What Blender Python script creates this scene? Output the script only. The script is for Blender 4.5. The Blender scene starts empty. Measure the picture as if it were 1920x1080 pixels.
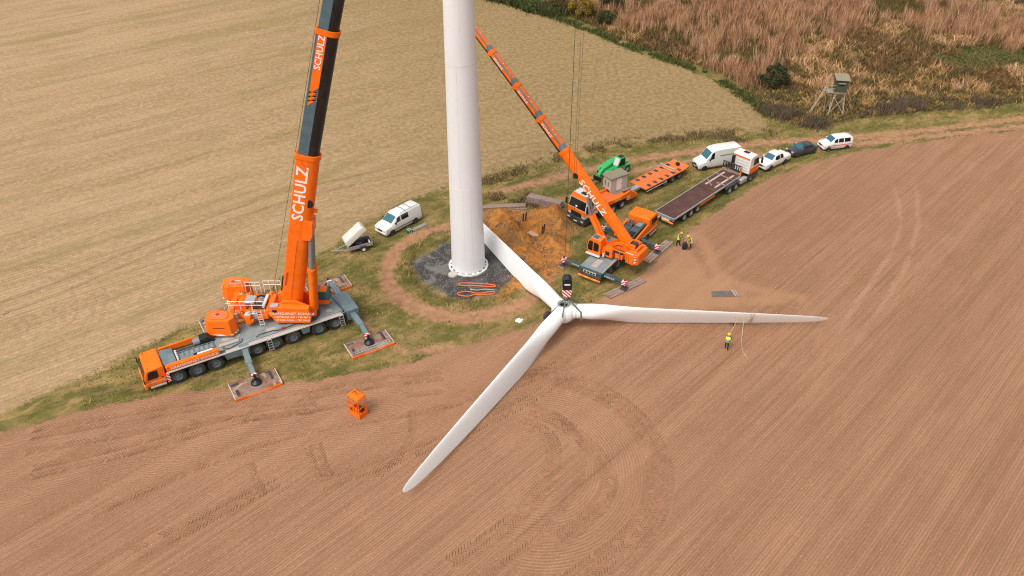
import bpy, bmesh, math, random
import numpy as np
from mathutils import Matrix, Vector, noise as mnoise
R = math.radians
rnd = random.Random(7)
rng = np.random.default_rng(11)
scn = bpy.context.scene
COL = scn.collection

# ------------------------------------------------------------------ camera, sky, sun, exposure
cam = bpy.data.cameras.new('camera'); camo = bpy.data.objects.new('camera', cam); COL.objects.link(camo)
camo.location = (0, 0, 48.19); camo.rotation_euler = (R(90 - 36.38), 0, 0)
cam.sensor_width = 36; cam.lens = 36 * 1546.46 / 1920; cam.clip_start = 0.5; cam.clip_end = 6000
scn.camera = camo
SUN_EL, SUN_AZ = 58, 228          # azimuth measured from +X, counter-clockwise: where the light comes from
wd = bpy.data.worlds.new('World'); scn.world = wd; wd.use_nodes = True
wn = wd.node_tree.nodes; wl = wd.node_tree.links; wn.clear()
sky = wn.new('ShaderNodeTexSky'); sky.sky_type = 'NISHITA'; sky.sun_disc = False
sky.sun_elevation = R(SUN_EL); sky.sun_rotation = R(90 - SUN_AZ); sky.dust_density = 6; sky.air_density = 1; sky.ozone_density = 1
hs = wn.new('ShaderNodeHueSaturation'); hs.inputs['Saturation'].default_value = 0.22   # an overcast, nearly colourless sky
bg = wn.new('ShaderNodeBackground'); bg.inputs['Strength'].default_value = 0.14
wo = wn.new('ShaderNodeOutputWorld')
wl.new(sky.outputs[0], hs.inputs['Color']); wl.new(hs.outputs[0], bg.inputs['Color']); wl.new(bg.outputs[0], wo.inputs['Surface'])
sl = bpy.data.lights.new('sun', 'SUN'); sl.energy = 1.1; sl.angle = R(28); sl.color = (1, 0.95, 0.88)
so = bpy.data.objects.new('sun', sl); COL.objects.link(so)
_d = Vector((math.cos(R(SUN_EL)) * math.cos(R(SUN_AZ)), math.cos(R(SUN_EL)) * math.sin(R(SUN_AZ)), math.sin(R(SUN_EL))))
so.rotation_euler = _d.to_track_quat('Z', 'Y').to_euler(); so.location = (0, 0, 120)
vs = scn.view_settings; vs.view_transform = 'Standard'; vs.look = 'None'; vs.exposure = 0.33; vs.gamma = 1; vs.use_curve_mapping = False
scn.cycles.filter_width = 1.1; scn.cycles.denoising_prefilter = 'NONE'

# ------------------------------------------------------------------ node helper
class NT:
    def __init__(s, name):
        s.m = bpy.data.materials.new(name); s.m.use_nodes = True; s.t = s.m.node_tree; s.n = s.t.nodes
        s.b = s.n['Principled BSDF']
    def put(s, sock, v):
        if v is None: return
        if hasattr(v, 'is_output') or hasattr(v, 'links'): s.t.links.new(v, sock)
        else:
            if isinstance(v, (tuple, list)) and len(v) == 3 and sock.type == 'RGBA': v = (*v, 1)
            sock.default_value = v
    def math(s, op, a, b=None, c=None, clamp=False):
        n = s.n.new('ShaderNodeMath'); n.operation = op; n.use_clamp = clamp
        for i, v in enumerate((a, b, c)): s.put(n.inputs[i], v)
        return n.outputs[0]
    def step(s, v, lo, hi, o0=0.0, o1=1.0):
        n = s.n.new('ShaderNodeMapRange'); n.interpolation_type = 'SMOOTHSTEP'
        for i, q in enumerate((v, lo, hi, o0, o1)): s.put(n.inputs[i], q)
        return n.outputs[0]
    def mix(s, f, a, b, mode='MIX'):
        n = s.n.new('ShaderNodeMix'); n.data_type = 'RGBA'; n.blend_type = mode
        s.put(n.inputs[0], f); s.put(n.inputs[6], a); s.put(n.inputs[7], b); return n.outputs[2]
    def noise(s, scale, detail=4, rough=0.55, vec=None, dist=0.0, out=0):
        n = s.n.new('ShaderNodeTexNoise'); n.inputs['Scale'].default_value = scale; n.inputs['Detail'].default_value = detail
        n.inputs['Roughness'].default_value = rough; n.inputs['Distortion'].default_value = dist
        if vec is None: vec = s.obj()
        s.put(n.inputs['Vector'], vec); return n.outputs[out]
    def obj(s):
        if not hasattr(s, '_tc'): s._tc = s.n.new('ShaderNodeTexCoord')
        return s._tc.outputs['Object']
    def geo(s):
        if not hasattr(s, '_g'): s._g = s.n.new('ShaderNodeNewGeometry')
        return s._g.outputs['Position']
    def mapv(s, vec, rot=0.0, scale=(1, 1, 1)):
        n = s.n.new('ShaderNodeMapping'); n.inputs['Rotation'].default_value = (0, 0, rot); s.put(n.inputs['Vector'], vec)   # turn first, then stretch
        q = s.n.new('ShaderNodeMapping'); q.inputs['Scale'].default_value = scale; s.t.links.new(n.outputs[0], q.inputs['Vector']); return q.outputs[0]
    def attr(s, name, out='Fac'):
        n = s.n.new('ShaderNodeAttribute'); n.attribute_name = name; return n.outputs[out]
    def sep(s, v):
        n = s.n.new('ShaderNodeSeparateXYZ'); s.put(n.inputs[0], v); return n.outputs
    def bump(s, hgt, strength=0.5, dist=0.05):
        n = s.n.new('ShaderNodeBump'); n.inputs['Strength'].default_value = strength; n.inputs['Distance'].default_value = dist
        s.put(n.inputs['Height'], hgt); s.t.links.new(n.outputs[0], s.b.inputs['Normal'])
    def out(s, col, rough=0.6, metal=0.0, spec=0.5, coat=0.0):
        s.put(s.b.inputs['Base Color'], col); s.put(s.b.inputs['Roughness'], rough); s.put(s.b.inputs['Metallic'], metal)
        s.b.inputs['Specular IOR Level'].default_value = spec; s.b.inputs['Coat Weight'].default_value = coat
        return s.m

def paint(name, rgb, rough=0.4, metal=0.0, dirt=0.35, dirtcol=(0.30, 0.19, 0.11), scale=1.3, spec=0.5, coat=0.0, var=0.12, bump=0.0):
    """painted, dusty surface: uneven tone, dust film, small specks"""
    t = NT(name); p = t.geo()
    n1 = t.noise(scale, 5, 0.6, p); n2 = t.noise(scale * 9, 3, 0.6, p)
    c = t.mix(t.step(n1, 0.3, 0.7), tuple(v * (1 - var) for v in rgb), tuple(min(1, v * (1 + var * 0.6)) for v in rgb))
    d = t.math('MULTIPLY', t.step(t.math('ADD', n1, t.math('MULTIPLY', n2, 0.6)), 0.72, 1.05), dirt)
    c = t.mix(d, c, dirtcol)
    if bump: t.bump(n2, bump, 0.02)
    return t.out(c, t.math('ADD', t.math('MULTIPLY', n2, 0.25), rough - 0.1), metal, spec, coat)

M = {}
M['orange'] = paint('orange_paint', (0.93, 0.165, 0.006), 0.45, dirt=0.14, spec=0.22, coat=0.0, var=0.10)
M['orange2'] = paint('orange_paint_worn_sheen', (0.78, 0.165, 0.03), 0.5, dirt=0.35)  # worn parts, and the reflecting top of the smaller boom as a paler colour
M['white'] = paint('white_paint', (0.74, 0.725, 0.69), 0.32, dirt=0.14, coat=0.2, var=0.04)
M['blade'] = paint('blade_gelcoat', (0.87, 0.86, 0.84), 0.38, dirt=0.14, dirtcol=(0.45, 0.42, 0.37), scale=0.35, var=0.04)
M['tower'] = paint('tower_paint', (0.79, 0.795, 0.795), 0.5, dirt=0.08, dirtcol=(0.42, 0.39, 0.35), scale=0.3, var=0.035)
M['seam'] = paint('seam_line', (0.70, 0.68, 0.65), 0.6, dirt=0.1)
M['steel'] = paint('blue_grey_paint', (0.135, 0.195, 0.215), 0.42, dirt=0.35, dirtcol=(0.28, 0.24, 0.2))
M['boomblue'] = paint('boom_blue_grey', (0.075, 0.135, 0.16), 0.35, dirt=0.12, coat=0.1)
M['deck'] = paint('deck_antislip', (0.20, 0.245, 0.25), 0.7, dirt=0.4, dirtcol=(0.33, 0.27, 0.22), bump=0.3)
M['antislip'] = paint('antislip_patch', (0.42, 0.37, 0.33), 0.8, dirt=0.3, bump=0.4)
M['dark'] = paint('dark_steel', (0.035, 0.04, 0.045), 0.5, dirt=0.3)
M['black'] = paint('black_paint', (0.008, 0.009, 0.010), 0.45, dirt=0.05)
M['teal'] = paint('dark_teal_paint', (0.035, 0.075, 0.085), 0.4, dirt=0.3)
M['rubber'] = paint('rubber', (0.022, 0.022, 0.023), 0.8, dirt=0.5, dirtcol=(0.16, 0.12, 0.085))
M['rimgrey'] = paint('rim_grey', (0.12, 0.17, 0.19), 0.5, dirt=0.4)
M['rimsilver'] = paint('rim_silver', (0.45, 0.45, 0.45), 0.4, 0.4, dirt=0.4)
M['alu'] = paint('aluminium', (0.55, 0.55, 0.54), 0.42, 0.5, dirt=0.25)
M['chrome'] = paint('polished_rod', (0.26, 0.26, 0.275), 0.4, 0.3, dirt=0.0, var=0.05)
M['rope'] = paint('steel_rope', (0.05, 0.047, 0.042), 0.6, 0.2, dirt=0.1)
M['cord'] = paint('fibre_rope', (0.55, 0.42, 0.28), 0.9, dirt=0.1)
M['sling'] = paint('green_sling', (0.10, 0.155, 0.14), 0.85, dirt=0.2)
M['slingor'] = paint('orange_sling', (0.75, 0.16, 0.05), 0.85, dirt=0.25)
M['glass'] = NT('glass_tint').out((0.02, 0.115, 0.145), 0.07, 0.0, 0.9)
M['glassdark'] = NT('glass_dark').out((0.006, 0.008, 0.010), 0.08, 0.0, 0.7)
M['lamp'] = NT('lamp_glass').out((0.6, 0.6, 0.58), 0.12, 0.3)
M['amber'] = NT('amber_lamp').out((0.8, 0.22, 0.01), 0.2)
M['redlamp'] = NT('red_lamp').out((0.4, 0.012, 0.012), 0.25)
M['red'] = paint('red_paint', (0.50, 0.015, 0.02), 0.5, dirt=0.1)
M['letter'] = paint('white_lettering', (0.80, 0.77, 0.73), 0.5, dirt=0.08, var=0.03)
M['letterdark'] = paint('dark_lettering', (0.04, 0.02, 0.015), 0.5, dirt=0.05)
M['green'] = paint('green_paint', (0.03, 0.42, 0.11), 0.42, dirt=0.2)
M['greendark'] = paint('green_plastic', (0.02, 0.12, 0.05), 0.5)
M['blue'] = paint('blue_panel', (0.02, 0.18, 0.45), 0.5)
M['anthracite'] = paint('anthracite_paint', (0.030, 0.042, 0.052), 0.25, dirt=0.15, coat=0.4)
M['brownply'] = paint('brown_plywood', (0.085, 0.032, 0.024), 0.65, dirt=0.3, dirtcol=(0.17, 0.10, 0.08), scale=0.8)
M['concrete'] = paint('concrete', (0.50, 0.465, 0.39), 0.85, dirt=0.25, dirtcol=(0.26, 0.22, 0.15), bump=0.2)
M['kioskroof'] = paint('mossy_roof', (0.27, 0.225, 0.155), 0.9, dirt=0.4, dirtcol=(0.13, 0.12, 0.07), bump=0.3)
M['slab'] = paint('slab', (0.55, 0.36, 0.25), 0.9, dirt=0.4)
M['skin'] = paint('skin', (0.50, 0.27, 0.19), 0.6, dirt=0)
M['workwear'] = paint('dark_workwear', (0.014, 0.016, 0.02), 0.85, dirt=0.1)
M['hivis'] = paint('hi_vis_yellow', (0.72, 0.78, 0.12), 0.8, dirt=0.1)
M['hivisgreen'] = paint('hi_vis_green', (0.10, 0.24, 0.08), 0.8, dirt=0.1)
M['helmet'] = paint('helmet_yellow', (0.85, 0.46, 0.01), 0.35, dirt=0.05)
M['canvas'] = paint('white_lid', (0.62, 0.58, 0.52), 0.5, dirt=0.2, dirtcol=(0.4, 0.34, 0.27))
M['paper'] = paint('white_sheet', (0.82, 0.82, 0.80), 0.8, dirt=0.03)
M['mat'] = paint('grey_rubber_mat', (0.125, 0.112, 0.10), 0.85, dirt=0.5, dirtcol=(0.26, 0.17, 0.11))
M['matdark'] = paint('black_pad', (0.035, 0.033, 0.032), 0.9, dirt=0.35)

def wood(name, a, b, scale=2.5):
    t = NT(name); p = t.obj(); v = t.mapv(p, 0, (0.7, 9, 9))
    n = t.noise(scale, 6, 0.65, v); n2 = t.noise(1.7, 4, 0.6, t.geo())
    c = t.mix(t.step(n, 0.3, 0.72), a, b); c = t.mix(t.math('MULTIPLY', t.step(n2, 0.5, 0.75), 0.45), c, tuple(x * 0.45 for x in a))
    t.bump(n, 0.5, 0.02); return t.out(c, 0.85)
M['timber'] = wood('weathered_timber', (0.19, 0.125, 0.095), (0.40, 0.29, 0.24))
M['plank'] = wood('pale_plank', (0.42, 0.33, 0.25), (0.58, 0.48, 0.40))
M['polewood'] = wood('pole_wood', (0.34, 0.25, 0.16), (0.52, 0.40, 0.28))
M['greenboard'] = wood('green_stained_boards', (0.045, 0.055, 0.032), (0.10, 0.105, 0.07))
def rustplate():
    t = NT('rusty_plate'); p = t.geo()
    n = t.noise(1.1, 5, 0.6, p); n2 = t.noise(6, 4, 0.6, p); n3 = t.noise(0.7, 2, 0.5, p, 1.5)
    c = t.mix(t.step(n, 0.35, 0.68), (0.20, 0.085, 0.045), (0.27, 0.19, 0.15))
    c = t.mix(t.step(n3, 0.56, 0.66), c, (0.42, 0.29, 0.2)); c = t.mix(t.math('MULTIPLY', t.step(n2, 0.5, 0.75), 0.5), c, (0.09, 0.055, 0.04))
    t.bump(n2, 0.3, 0.02); return t.out(c, 0.8)
M['rust'] = rustplate()
def stripes(name, per=0.34, a=(0.62, 0.02, 0.025), b=(0.80, 0.78, 0.75), k=(1, 1, 1)):
    t = NT(name); x = t.sep(t.obj())
    v = t.math('ADD', t.math('ADD', t.math('MULTIPLY', x[0], k[0]), t.math('MULTIPLY', x[1], k[1])), t.math('MULTIPLY', x[2], k[2]))
    return t.out(t.mix(t.math('GREATER_THAN', t.math('FRACT', t.math('DIVIDE', v, per)), 0.5), a, b), 0.5)
M['stripe'] = stripes('red_white_stripes')
M['stripeor'] = stripes('orange_white_stripes', 0.5, (0.86, 0.135, 0.010))
M['stripeyel'] = stripes('orange_yellow_bar', 0.9, (0.80, 0.20, 0.02), (0.85, 0.38, 0.05))

# ------------------------------------------------------------------ mesh helpers
class MB:
    def __init__(s, T=None): s.v = []; s.f = []; s.T = T or Matrix()
    def add(s, vs_, fs):
        o = len(s.v); s.v += [tuple(s.T @ Vector(v)) for v in vs_]; s.f += [tuple(i + o for i in f) for f in fs]; return s
    def box(s, x0, x1, y0, y1, z0, z1):
        return s.add([(x0, y0, z0), (x1, y0, z0), (x1, y1, z0), (x0, y1, z0), (x0, y0, z1), (x1, y0, z1), (x1, y1, z1), (x0, y1, z1)],
                     [(3, 2, 1, 0), (4, 5, 6, 7), (0, 1, 5, 4), (1, 2, 6, 5), (2, 3, 7, 6), (3, 0, 4, 7)])
    def bar(s, p0, p1, w, h=None, up=(0, 0, 1)):
        h = h or w; p0 = Vector(p0); p1 = Vector(p1); d = (p1 - p0).normalized(); u = Vector(up)
        if abs(d.dot(u)) > 0.98: u = Vector((1, 0, 0))
        a = d.cross(u).normalized() * (w / 2); b = a.cross(d).normalized() * (h / 2)
        q = [p + i * a + j * b for p in (p0, p1) for i, j in ((-1, -1), (1, -1), (1, 1), (-1, 1))]
        return s.add(q, [(3, 2, 1, 0), (4, 5, 6, 7), (0, 1, 5, 4), (1, 2, 6, 5), (2, 3, 7, 6), (3, 0, 4, 7)])
    def tube(s, p0, p1, r0, r1=None, n=10):
        r1 = r0 if r1 is None else r1; return s.loft([s.ring(p0, p1, p0, r0, n), s.ring(p0, p1, p1, r1, n)])
    @staticmethod
    def ring(a, b, c, r, n):
        a = Vector(a); b = Vector(b); c = Vector(c); d = (b - a).normalized(); u = Vector((0, 0, 1)) if abs(d.z) < 0.95 else Vector((1, 0, 0))
        x = d.cross(u).normalized(); y = d.cross(x)
        return [c + r * (math.cos(2 * math.pi * i / n) * x + math.sin(2 * math.pi * i / n) * y) for i in range(n)]
    def path(s, pts, r, n=6):
        pts = [Vector(p) for p in pts]; L = []
        for i, p in enumerate(pts):
            a = pts[max(0, i - 1)]; b = pts[min(len(pts) - 1, i + 1)]; L.append(s.ring(a, b, p, r if not callable(r) else r(i), n))
        return s.loft(L)
    def loft(s, rings, cap=True, closed=False):
        n = len(rings[0]); vs_ = [v for r in rings for v in r]; fs = []; m = len(rings)
        for i in range(m if closed else m - 1):
            for j in range(n):
                a = i * n + j; b = i * n + (j + 1) % n; c = ((i + 1) % m) * n + (j + 1) % n; d = ((i + 1) % m) * n + j; fs.append((a, b, c, d))
        if cap and not closed: fs += [tuple(range(n - 1, -1, -1)), tuple(range((m - 1) * n, m * n))]
        return s.add(vs_, fs)
    def prism(s, prof, ax, lo, hi, prof2=None):
        g = {'y': lambda p, t: (p[0], t, p[1]), 'x': lambda p, t: (t, p[0], p[1]), 'z': lambda p, t: (p[0], p[1], t)}[ax]
        return s.loft([[g(p, lo) for p in prof], [g(p, hi) for p in (prof2 or prof)]])
    def lathe(s, prof, c=(0, 0, 0), ax='z', n=24):
        rings = []
        for k in range(n):
            a = 2 * math.pi * k / n; ca, sa = math.cos(a), math.sin(a)
            if ax == 'z': rings.append([(c[0] + r * ca, c[1] + r * sa, c[2] + h) for r, h in prof])
            elif ax == 'y': rings.append([(c[0] + r * ca, c[1] + h, c[2] + r * sa) for r, h in prof])
            else: rings.append([(c[0] + h, c[1] + r * ca, c[2] + r * sa) for r, h in prof])
        m = len(prof); vs_ = [v for r in rings for v in r]; fs = []
        for k in range(n):
            for j in range(m - 1):
                a = k * m + j; b = ((k + 1) % n) * m + j; fs.append((a, b, b + 1, a + 1))
        return s.add(vs_, fs)
    def mesh(s, name, smooth=35):
        me = bpy.data.meshes.new(name); me.from_pydata(s.v, [], s.f)
        bm = bmesh.new(); bm.from_mesh(me); bmesh.ops.recalc_face_normals(bm, faces=bm.faces); bm.to_mesh(me); bm.free()
        if smooth:
            me.polygons.foreach_set('use_smooth', [True] * len(me.polygons)); me.set_sharp_from_angle(angle=R(smooth))
        return me
    def build(s, name, mat, parent=None, bev=0.0, smooth=35):
        me = s.mesh(name, smooth); me.materials.append(M[mat] if isinstance(mat, str) else mat)
        return link(name, me, parent, bev)
def link(name, me, parent=None, bev=0.0):
    o = bpy.data.objects.new(name, me); COL.objects.link(o); o.parent = parent
    if bev:
        b = o.modifiers.new('bevel', 'BEVEL'); b.width = bev; b.segments = 2; b.limit_method = 'ANGLE'; b.angle_limit = R(40); b.harden_normals = False
    return o
def tag(o, label, cat, group=None):
    o['label'] = label; o['category'] = cat
    if group: o['group'] = group
    return o
def thing(name, label, cat, loc=(0, 0, 0), rz=0.0, group=None):
    o = bpy.data.objects.new(name, None); COL.objects.link(o); o.location = loc; o.rotation_euler = (0, 0, R(rz)); o.empty_display_size = 0.3
    return tag(o, label, cat, group)
def TR(x=0, y=0, z=0, rz=0, ry=0, rx=0):
    return Matrix.Translation((x, y, z)) @ Matrix.Rotation(R(rz), 4, 'Z') @ Matrix.Rotation(R(ry), 4, 'Y') @ Matrix.Rotation(R(rx), 4, 'X')
def frame(o, xax, zax):
    x = Vector(xax).normalized(); z = Vector(zax).normalized(); y = z.cross(x).normalized(); z = x.cross(y)
    m = Matrix((x, y, z)).transposed().to_4x4(); m.translation = Vector(o); return m
def text(body, size, mat, parent, T, name='lettering', off=0.012, ext=0.004, sx=1.0):
    """flat printed lettering laid on a surface: T maps x = reading direction, z = surface normal"""
    cu = bpy.data.curves.new('t', 'FONT'); cu.body = body; cu.size = size; cu.align_x = 'CENTER'; cu.align_y = 'CENTER'
    cu.offset = off * size; cu.extrude = ext; cu.resolution_u = 2; cu.space_character = 1.05
    to = bpy.data.objects.new('t', cu); COL.objects.link(to); bpy.context.view_layer.update()
    me = bpy.data.meshes.new_from_object(to.evaluated_get(bpy.context.evaluated_depsgraph_get()))
    bpy.data.objects.remove(to); me.transform(T @ Matrix.Diagonal((sx, 1, 1, 1)))
    me.materials.clear(); me.materials.append(M[mat]); return link(name, me, parent)

_wc = {}
def wheel(parent, x, y, r, w, side, rim='rimgrey', rr=0.55, name='wheel'):
    """tyre mesh with its rim as child; side = +1 / -1: which way the outer face looks along local y"""
    k = (round(r, 3), round(w, 3), rim, side)
    if k not in _wc:
        t = MB(); h = w / 2
        t.lathe([(r * rr, -h * 0.9), (r * 0.8, -h), (r * 0.95, -h * 0.92), (r, -h * 0.7), (r, h * 0.7), (r * 0.95, h * 0.92), (r * 0.8, h), (r * rr, h * 0.9), (r * rr, -h * 0.9)], ax='y', n=28)
        nl = 20
        for i in range(nl):                      # tread lugs
            a = 2 * math.pi * i / nl
            for sd in (-1, 1):
                a2 = a + (0.5 * sd + 0.5) * math.pi / nl
                t.bar((math.cos(a2) * r * 1.005, sd * h * 0.12, math.sin(a2) * r * 1.005), (math.cos(a2 + 0.12) * r * 1.005, sd * h * 0.86, math.sin(a2 + 0.12) * r * 1.005), r * 0.09, r * 0.045, (math.cos(a2), 0, math.sin(a2)))
        me = t.mesh('wheel'); me.materials.append(M['rubber'])
        q = MB(); s = side; e = h * 0.9
        q.lathe([(r * rr * 1.02, e * s), (r * rr * 0.93, e * s), (r * rr * 0.82, e * s * 0.55), (r * rr * 0.5, e * s * 0.5), (r * rr * 0.46, e * s * 0.85), (r * rr * 0.18, e * s * 0.9), (0.001, e * s * 0.92)], ax='y', n=20)
        for i in range(8):
            a = 2 * math.pi * i / 8; q.tube((math.cos(a) * r * rr * 0.34, e * s * 0.8, math.sin(a) * r * rr * 0.34), (math.cos(a) * r * rr * 0.34, e * s * 0.97, math.sin(a) * r * rr * 0.34), r * 0.035, n=5)
        mr = q.mesh('rim'); mr.materials.append(M[rim]); _wc[k] = (me, mr)
    o = link(name, _wc[k][0], parent); o.location = (x, y, r); o.rotation_euler = (0, rnd.uniform(0, 6), 0)
    c = link('rim', _wc[k][1], o); return o

# ------------------------------------------------------------------ the setting: fields, verge, track, pad (one seamless sheet cut along its borders)
STUB=[(-52.2,38.2),(-47.3,42.8),(-41.7,48),(-38.6,50.8),(-35.3,53.8),(-33.1,56.5),(-30.9,58.6),(-28.1,61),(-23.8,65.9),(-19.9,70.8),(-18.2,73.5),(-15.9,77.8),(-12.2,81.7),(-7.6,86),(-3.5,87.3),(-0.7,89.6),(3.3,91.5),(6.7,93.5),(11.6,96),(16.6,97.7),(22.4,98.9),(26,99.5),(30.4,100.5),(33.3,100.5),(34.6,101.8),(34.2,107.4),(30.3,117.5),(26.4,122.8),(19.8,129.6),(13.6,138.3),(7.5,145.2),(0,152.6),(-6.1,160.3),(-17.8,177.7),(-48,220.4),(-300,1500),(-1500,1500),(-1500,0),(-85,20)]
PLOUGH=[(-1500,-300),(-57.1,39.7),(-47.6,43.3),(-40.7,46),(-38.6,46.8),(-35.7,48.2),(-33.5,49.1),(-29.4,50.2),(-24.4,51.1),(-21.7,51.5),(-18.2,51.8),(-14.7,52.8),(-10.2,53.8),(-7.5,55.1),(-3.8,56.7),(0,58.6),(2.5,60),(4.5,61.3),(7.2,62.8),(9.3,64),(11.6,65.9),(13.8,68.6),(16.2,72),(17.9,73.9),(19.8,76.5),(22.1,79),(27.4,84.3),(31.6,88.2),(37,91.5),(43.3,94.4),(51,96.9),(58.8,98.9),(68.1,100.8),(78.5,102.8),(107.2,107.4),(1500,330),(1500,-1500),(-1500,-1500)]
REED=[(-8.6,170.1),(-3,158.9),(2.5,154.4),(8.6,148.4),(14.2,141),(20.5,132),(27.2,125),(31.6,120),(35.3,110.2),(36.7,102.8),(39.9,101.5),(46.4,103.8),(54.5,105.9),(62.5,107.4),(72.4,109.4),(88.1,113),(136.5,124.3),(1500,420),(1500,1500),(-200,1500)]
SAND=[(-3.6,80.1),(-0.9,81),(2.4,79.8),(4.2,81),(5.9,79.3),(6.2,75.1),(5.9,71.5),(5.3,68.6),(4,67.2),(2.2,69.1),(1.3,66.3),(0,65),(-1.3,64.1),(-1.8,65.4),(-0.3,67.7),(-1.4,72),(-3.2,76.2)]
RUT1=[(400,180),(85,107.8),(70,104.5),(56.1,101),(44.7,98.6),(37.4,97.7),(30.3,96.8),(24.4,95),(20.2,93.8),(14.6,92.3),(9.1,89.8),(2.5,86.5),(-1.9,84.1)]
RUT2=[(400,176),(83.4,105),(68.7,102),(59.2,99.9),(51.5,98.3),(44,96.6),(38,95),(32.3,93.8),(28.1,92.9),(22.6,92.3),(17.7,90.7),(14.9,89.3)]
RUT3=[(-16.5,63.7),(-14.6,60.6),(-12.7,58.6),(-9.5,55.8),(-5.3,56.5)]
COMPACT=[(11.5,65),(18.5,72),(19.8,67.2),(22.9,64.7),(28.2,63.2),(21.4,62.1),(12.2,62),(7,61.2),(6.1,62.4)]
PATHA=[(18.7,75.1),(20.5,74.1),(20.6,70),(20.7,67.7),(22.4,65.9),(25,64.7),(27.9,63.7)]
PATHB=[(18.2,72),(18,69.1),(18,66.3),(16.7,64.5)]
TRAM1=[(46.2,90),(45.2,86),(44.31,81.9),(42.87,77.29),(39.91,72.02),(36.36,67.21),(32.48,61.99),(28.98,57.27),(24,51.2),(18,44.6)]
TRAM2=[(48.9,91),(48.2,87.5),(47.17,83.72),(44.75,77.29),(40.29,69.08),(35.02,61.99),(30.66,56.53),(27.64,52.98),(22,46.8),(16,40.5)]
LINE1=[(42.84,79.9),(27.52,63.67),(21.25,57.27),(14,49.8),(3,38.5),(-6,30)]
LINE2=[(40.2,80.3),(24.9,64),(18.6,57.6),(13,52)]
LINE3=[(14.3,50.3),(8.1,46.7)]

def offs(pts, d):
    P = np.array(pts, float); g = np.gradient(P, axis=0); g /= np.hypot(g[:, 0], g[:, 1])[:, None]; return np.stack([P[:, 0] - g[:, 1] * d, P[:, 1] + g[:, 0] * d], 1)
ARC=[(1.5,52.3),(4.08,51.64),(7.12,50.02),(9.48,47.25),(10.53,43.83),(10.46,41.18),(9.4,38.23),(7.44,35.94),(4.69,33.79),(2.5,32)]
ARC2=[(0.6,46.8),(2.12,46.08),(2.93,44.94),(2.85,42.75),(1.98,40.67),(0.38,38.23),(-1.5,36.39),(-4.35,34.21)]
ARC3=[(1.5,48.2),(3.23,47.25),(4.87,45.79),(6.19,43.83),(7.03,41.7),(6.65,39.68),(4.96,37.76),(3,36)]
T1=[(-38,45.5),(-33,46.8),(-28,48.2),(-24,49.1),(-20,49.2),(-15.5,50.4),(-11,51.6),(-6,52.3)]
T2=[(-36,41.5),(-30,43.6),(-25,45.9),(-20,48.0),(-16,48.4)]
T3=[(-15.9,44.4),(-15.0,42.2),(-14.2,41.0)]; T4=[(-20,42.8),(-18.9,40.7),(-18.2,39.7)]
T5=[(-26,35),(-23,37.4),(-20,39.8),(-17.8,41.4)]
T6=[(-4,50.6),(-1,51.5),(2,53.2),(5,55.8),(6.5,58.5)]
T7=[(-14,40.5),(-8,43.4),(-3,46.2),(2,49.8),(5,53)]
T8=[(-7.6,43.8),(-6.2,45.6)]
TL=[(-53,57.5),(-48.31,61.17),(-44.59,64.1),(-42.13,66.6),(-39.67,69.4),(-35.77,73.4),(-31.93,77.4),(-27.0,81.6),(-22,84.5),(-15,88),(-8,91),(-2,92.6),(5,95.5)]
TR_=[(-51.8,68.14),(-49.0,69.08),(-45.53,68.61),(-42.14,66.3),(-40.1,63.24),(-39.43,60.36),(-40.09,58.41)]
SOILTR = [ARC, offs(ARC, 0.75), ARC2, offs(ARC2, 0.7), ARC3, offs(ARC2, 2.6), T1, offs(T1, -1.6), T2, T3, offs(T3, 0.8), T4, T5, T6, offs(T6, -0.8), T7, T8, offs(ARC, 1.5), offs(ARC3, 0.7), offs(T2, 0.9), offs(T7, 0.8), offs(T1, 0.8), offs(T5, -0.8), [(-30,38),(-26,41),(-21,44.2),(-15,46.6),(-9,47.8),(-4,49.4)], [(-10,41.5),(-8.4,44),(-7.8,46.5),(-8.3,48.5)], [(1.2,52.5),(3.4,54.2),(4.6,56)], [(2,53),(5,53.6),(8,55.6),(9.8,58)]]
VERGETR = [[(-16,62),(-13.2,59.6),(-10.2,57.4),(-6,56.9),(-1,58),(2.5,60.3)], [(-16.6,64.5),(-14.5,61.8),(-12.2,59.6),(-9.4,58.6),(-4,58.3),(0,59.6)], [(-19,72),(-15,75.4),(-11,79.6),(-7,83.5)], [(-21,66.5),(-17.5,70.2),(-14.2,74.3),(-10,78.6),(-6,82.4)], [(6,85.6),(10,87.4),(15,90.6),(20,92)], [(4,88.6),(10,91.4),(16,94.3),(22,95.8),(30,97.8)], [(-38,49),(-33,51.2),(-28.5,52.2),(-24,52.6)], [(9,82.4),(14,85.8),(19,89),(26,93),(31,94.6)]]
def seg_dist(X, Y, pts, closed=False):
    D = np.full(X.shape, 1e9); n = len(pts)
    for i in range(n if closed else n - 1):
        (ax, ay), (bx, by) = pts[i], pts[(i + 1) % n]; dx, dy = bx - ax, by - ay; L = dx * dx + dy * dy
        t = np.clip(((X - ax) * dx + (Y - ay) * dy) / L, 0, 1); D = np.minimum(D, (X - ax - t * dx) ** 2 + (Y - ay - t * dy) ** 2)
    return np.sqrt(D)
def inside(X, Y, pts):
    c = np.zeros(X.shape, bool); n = len(pts)
    for i in range(n):
        (ax, ay), (bx, by) = pts[i], pts[(i + 1) % n]
        if ay == by: continue
        c ^= ((ay > Y) != (by > Y)) & (X < (bx - ax) * (Y - ay) / (by - ay) + ax)
    return c
def sdist(X, Y, pts): return np.where(inside(X, Y, pts), 1, -1) * seg_dist(X, Y, pts, True)
_nt = rng.random((256, 256))
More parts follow.
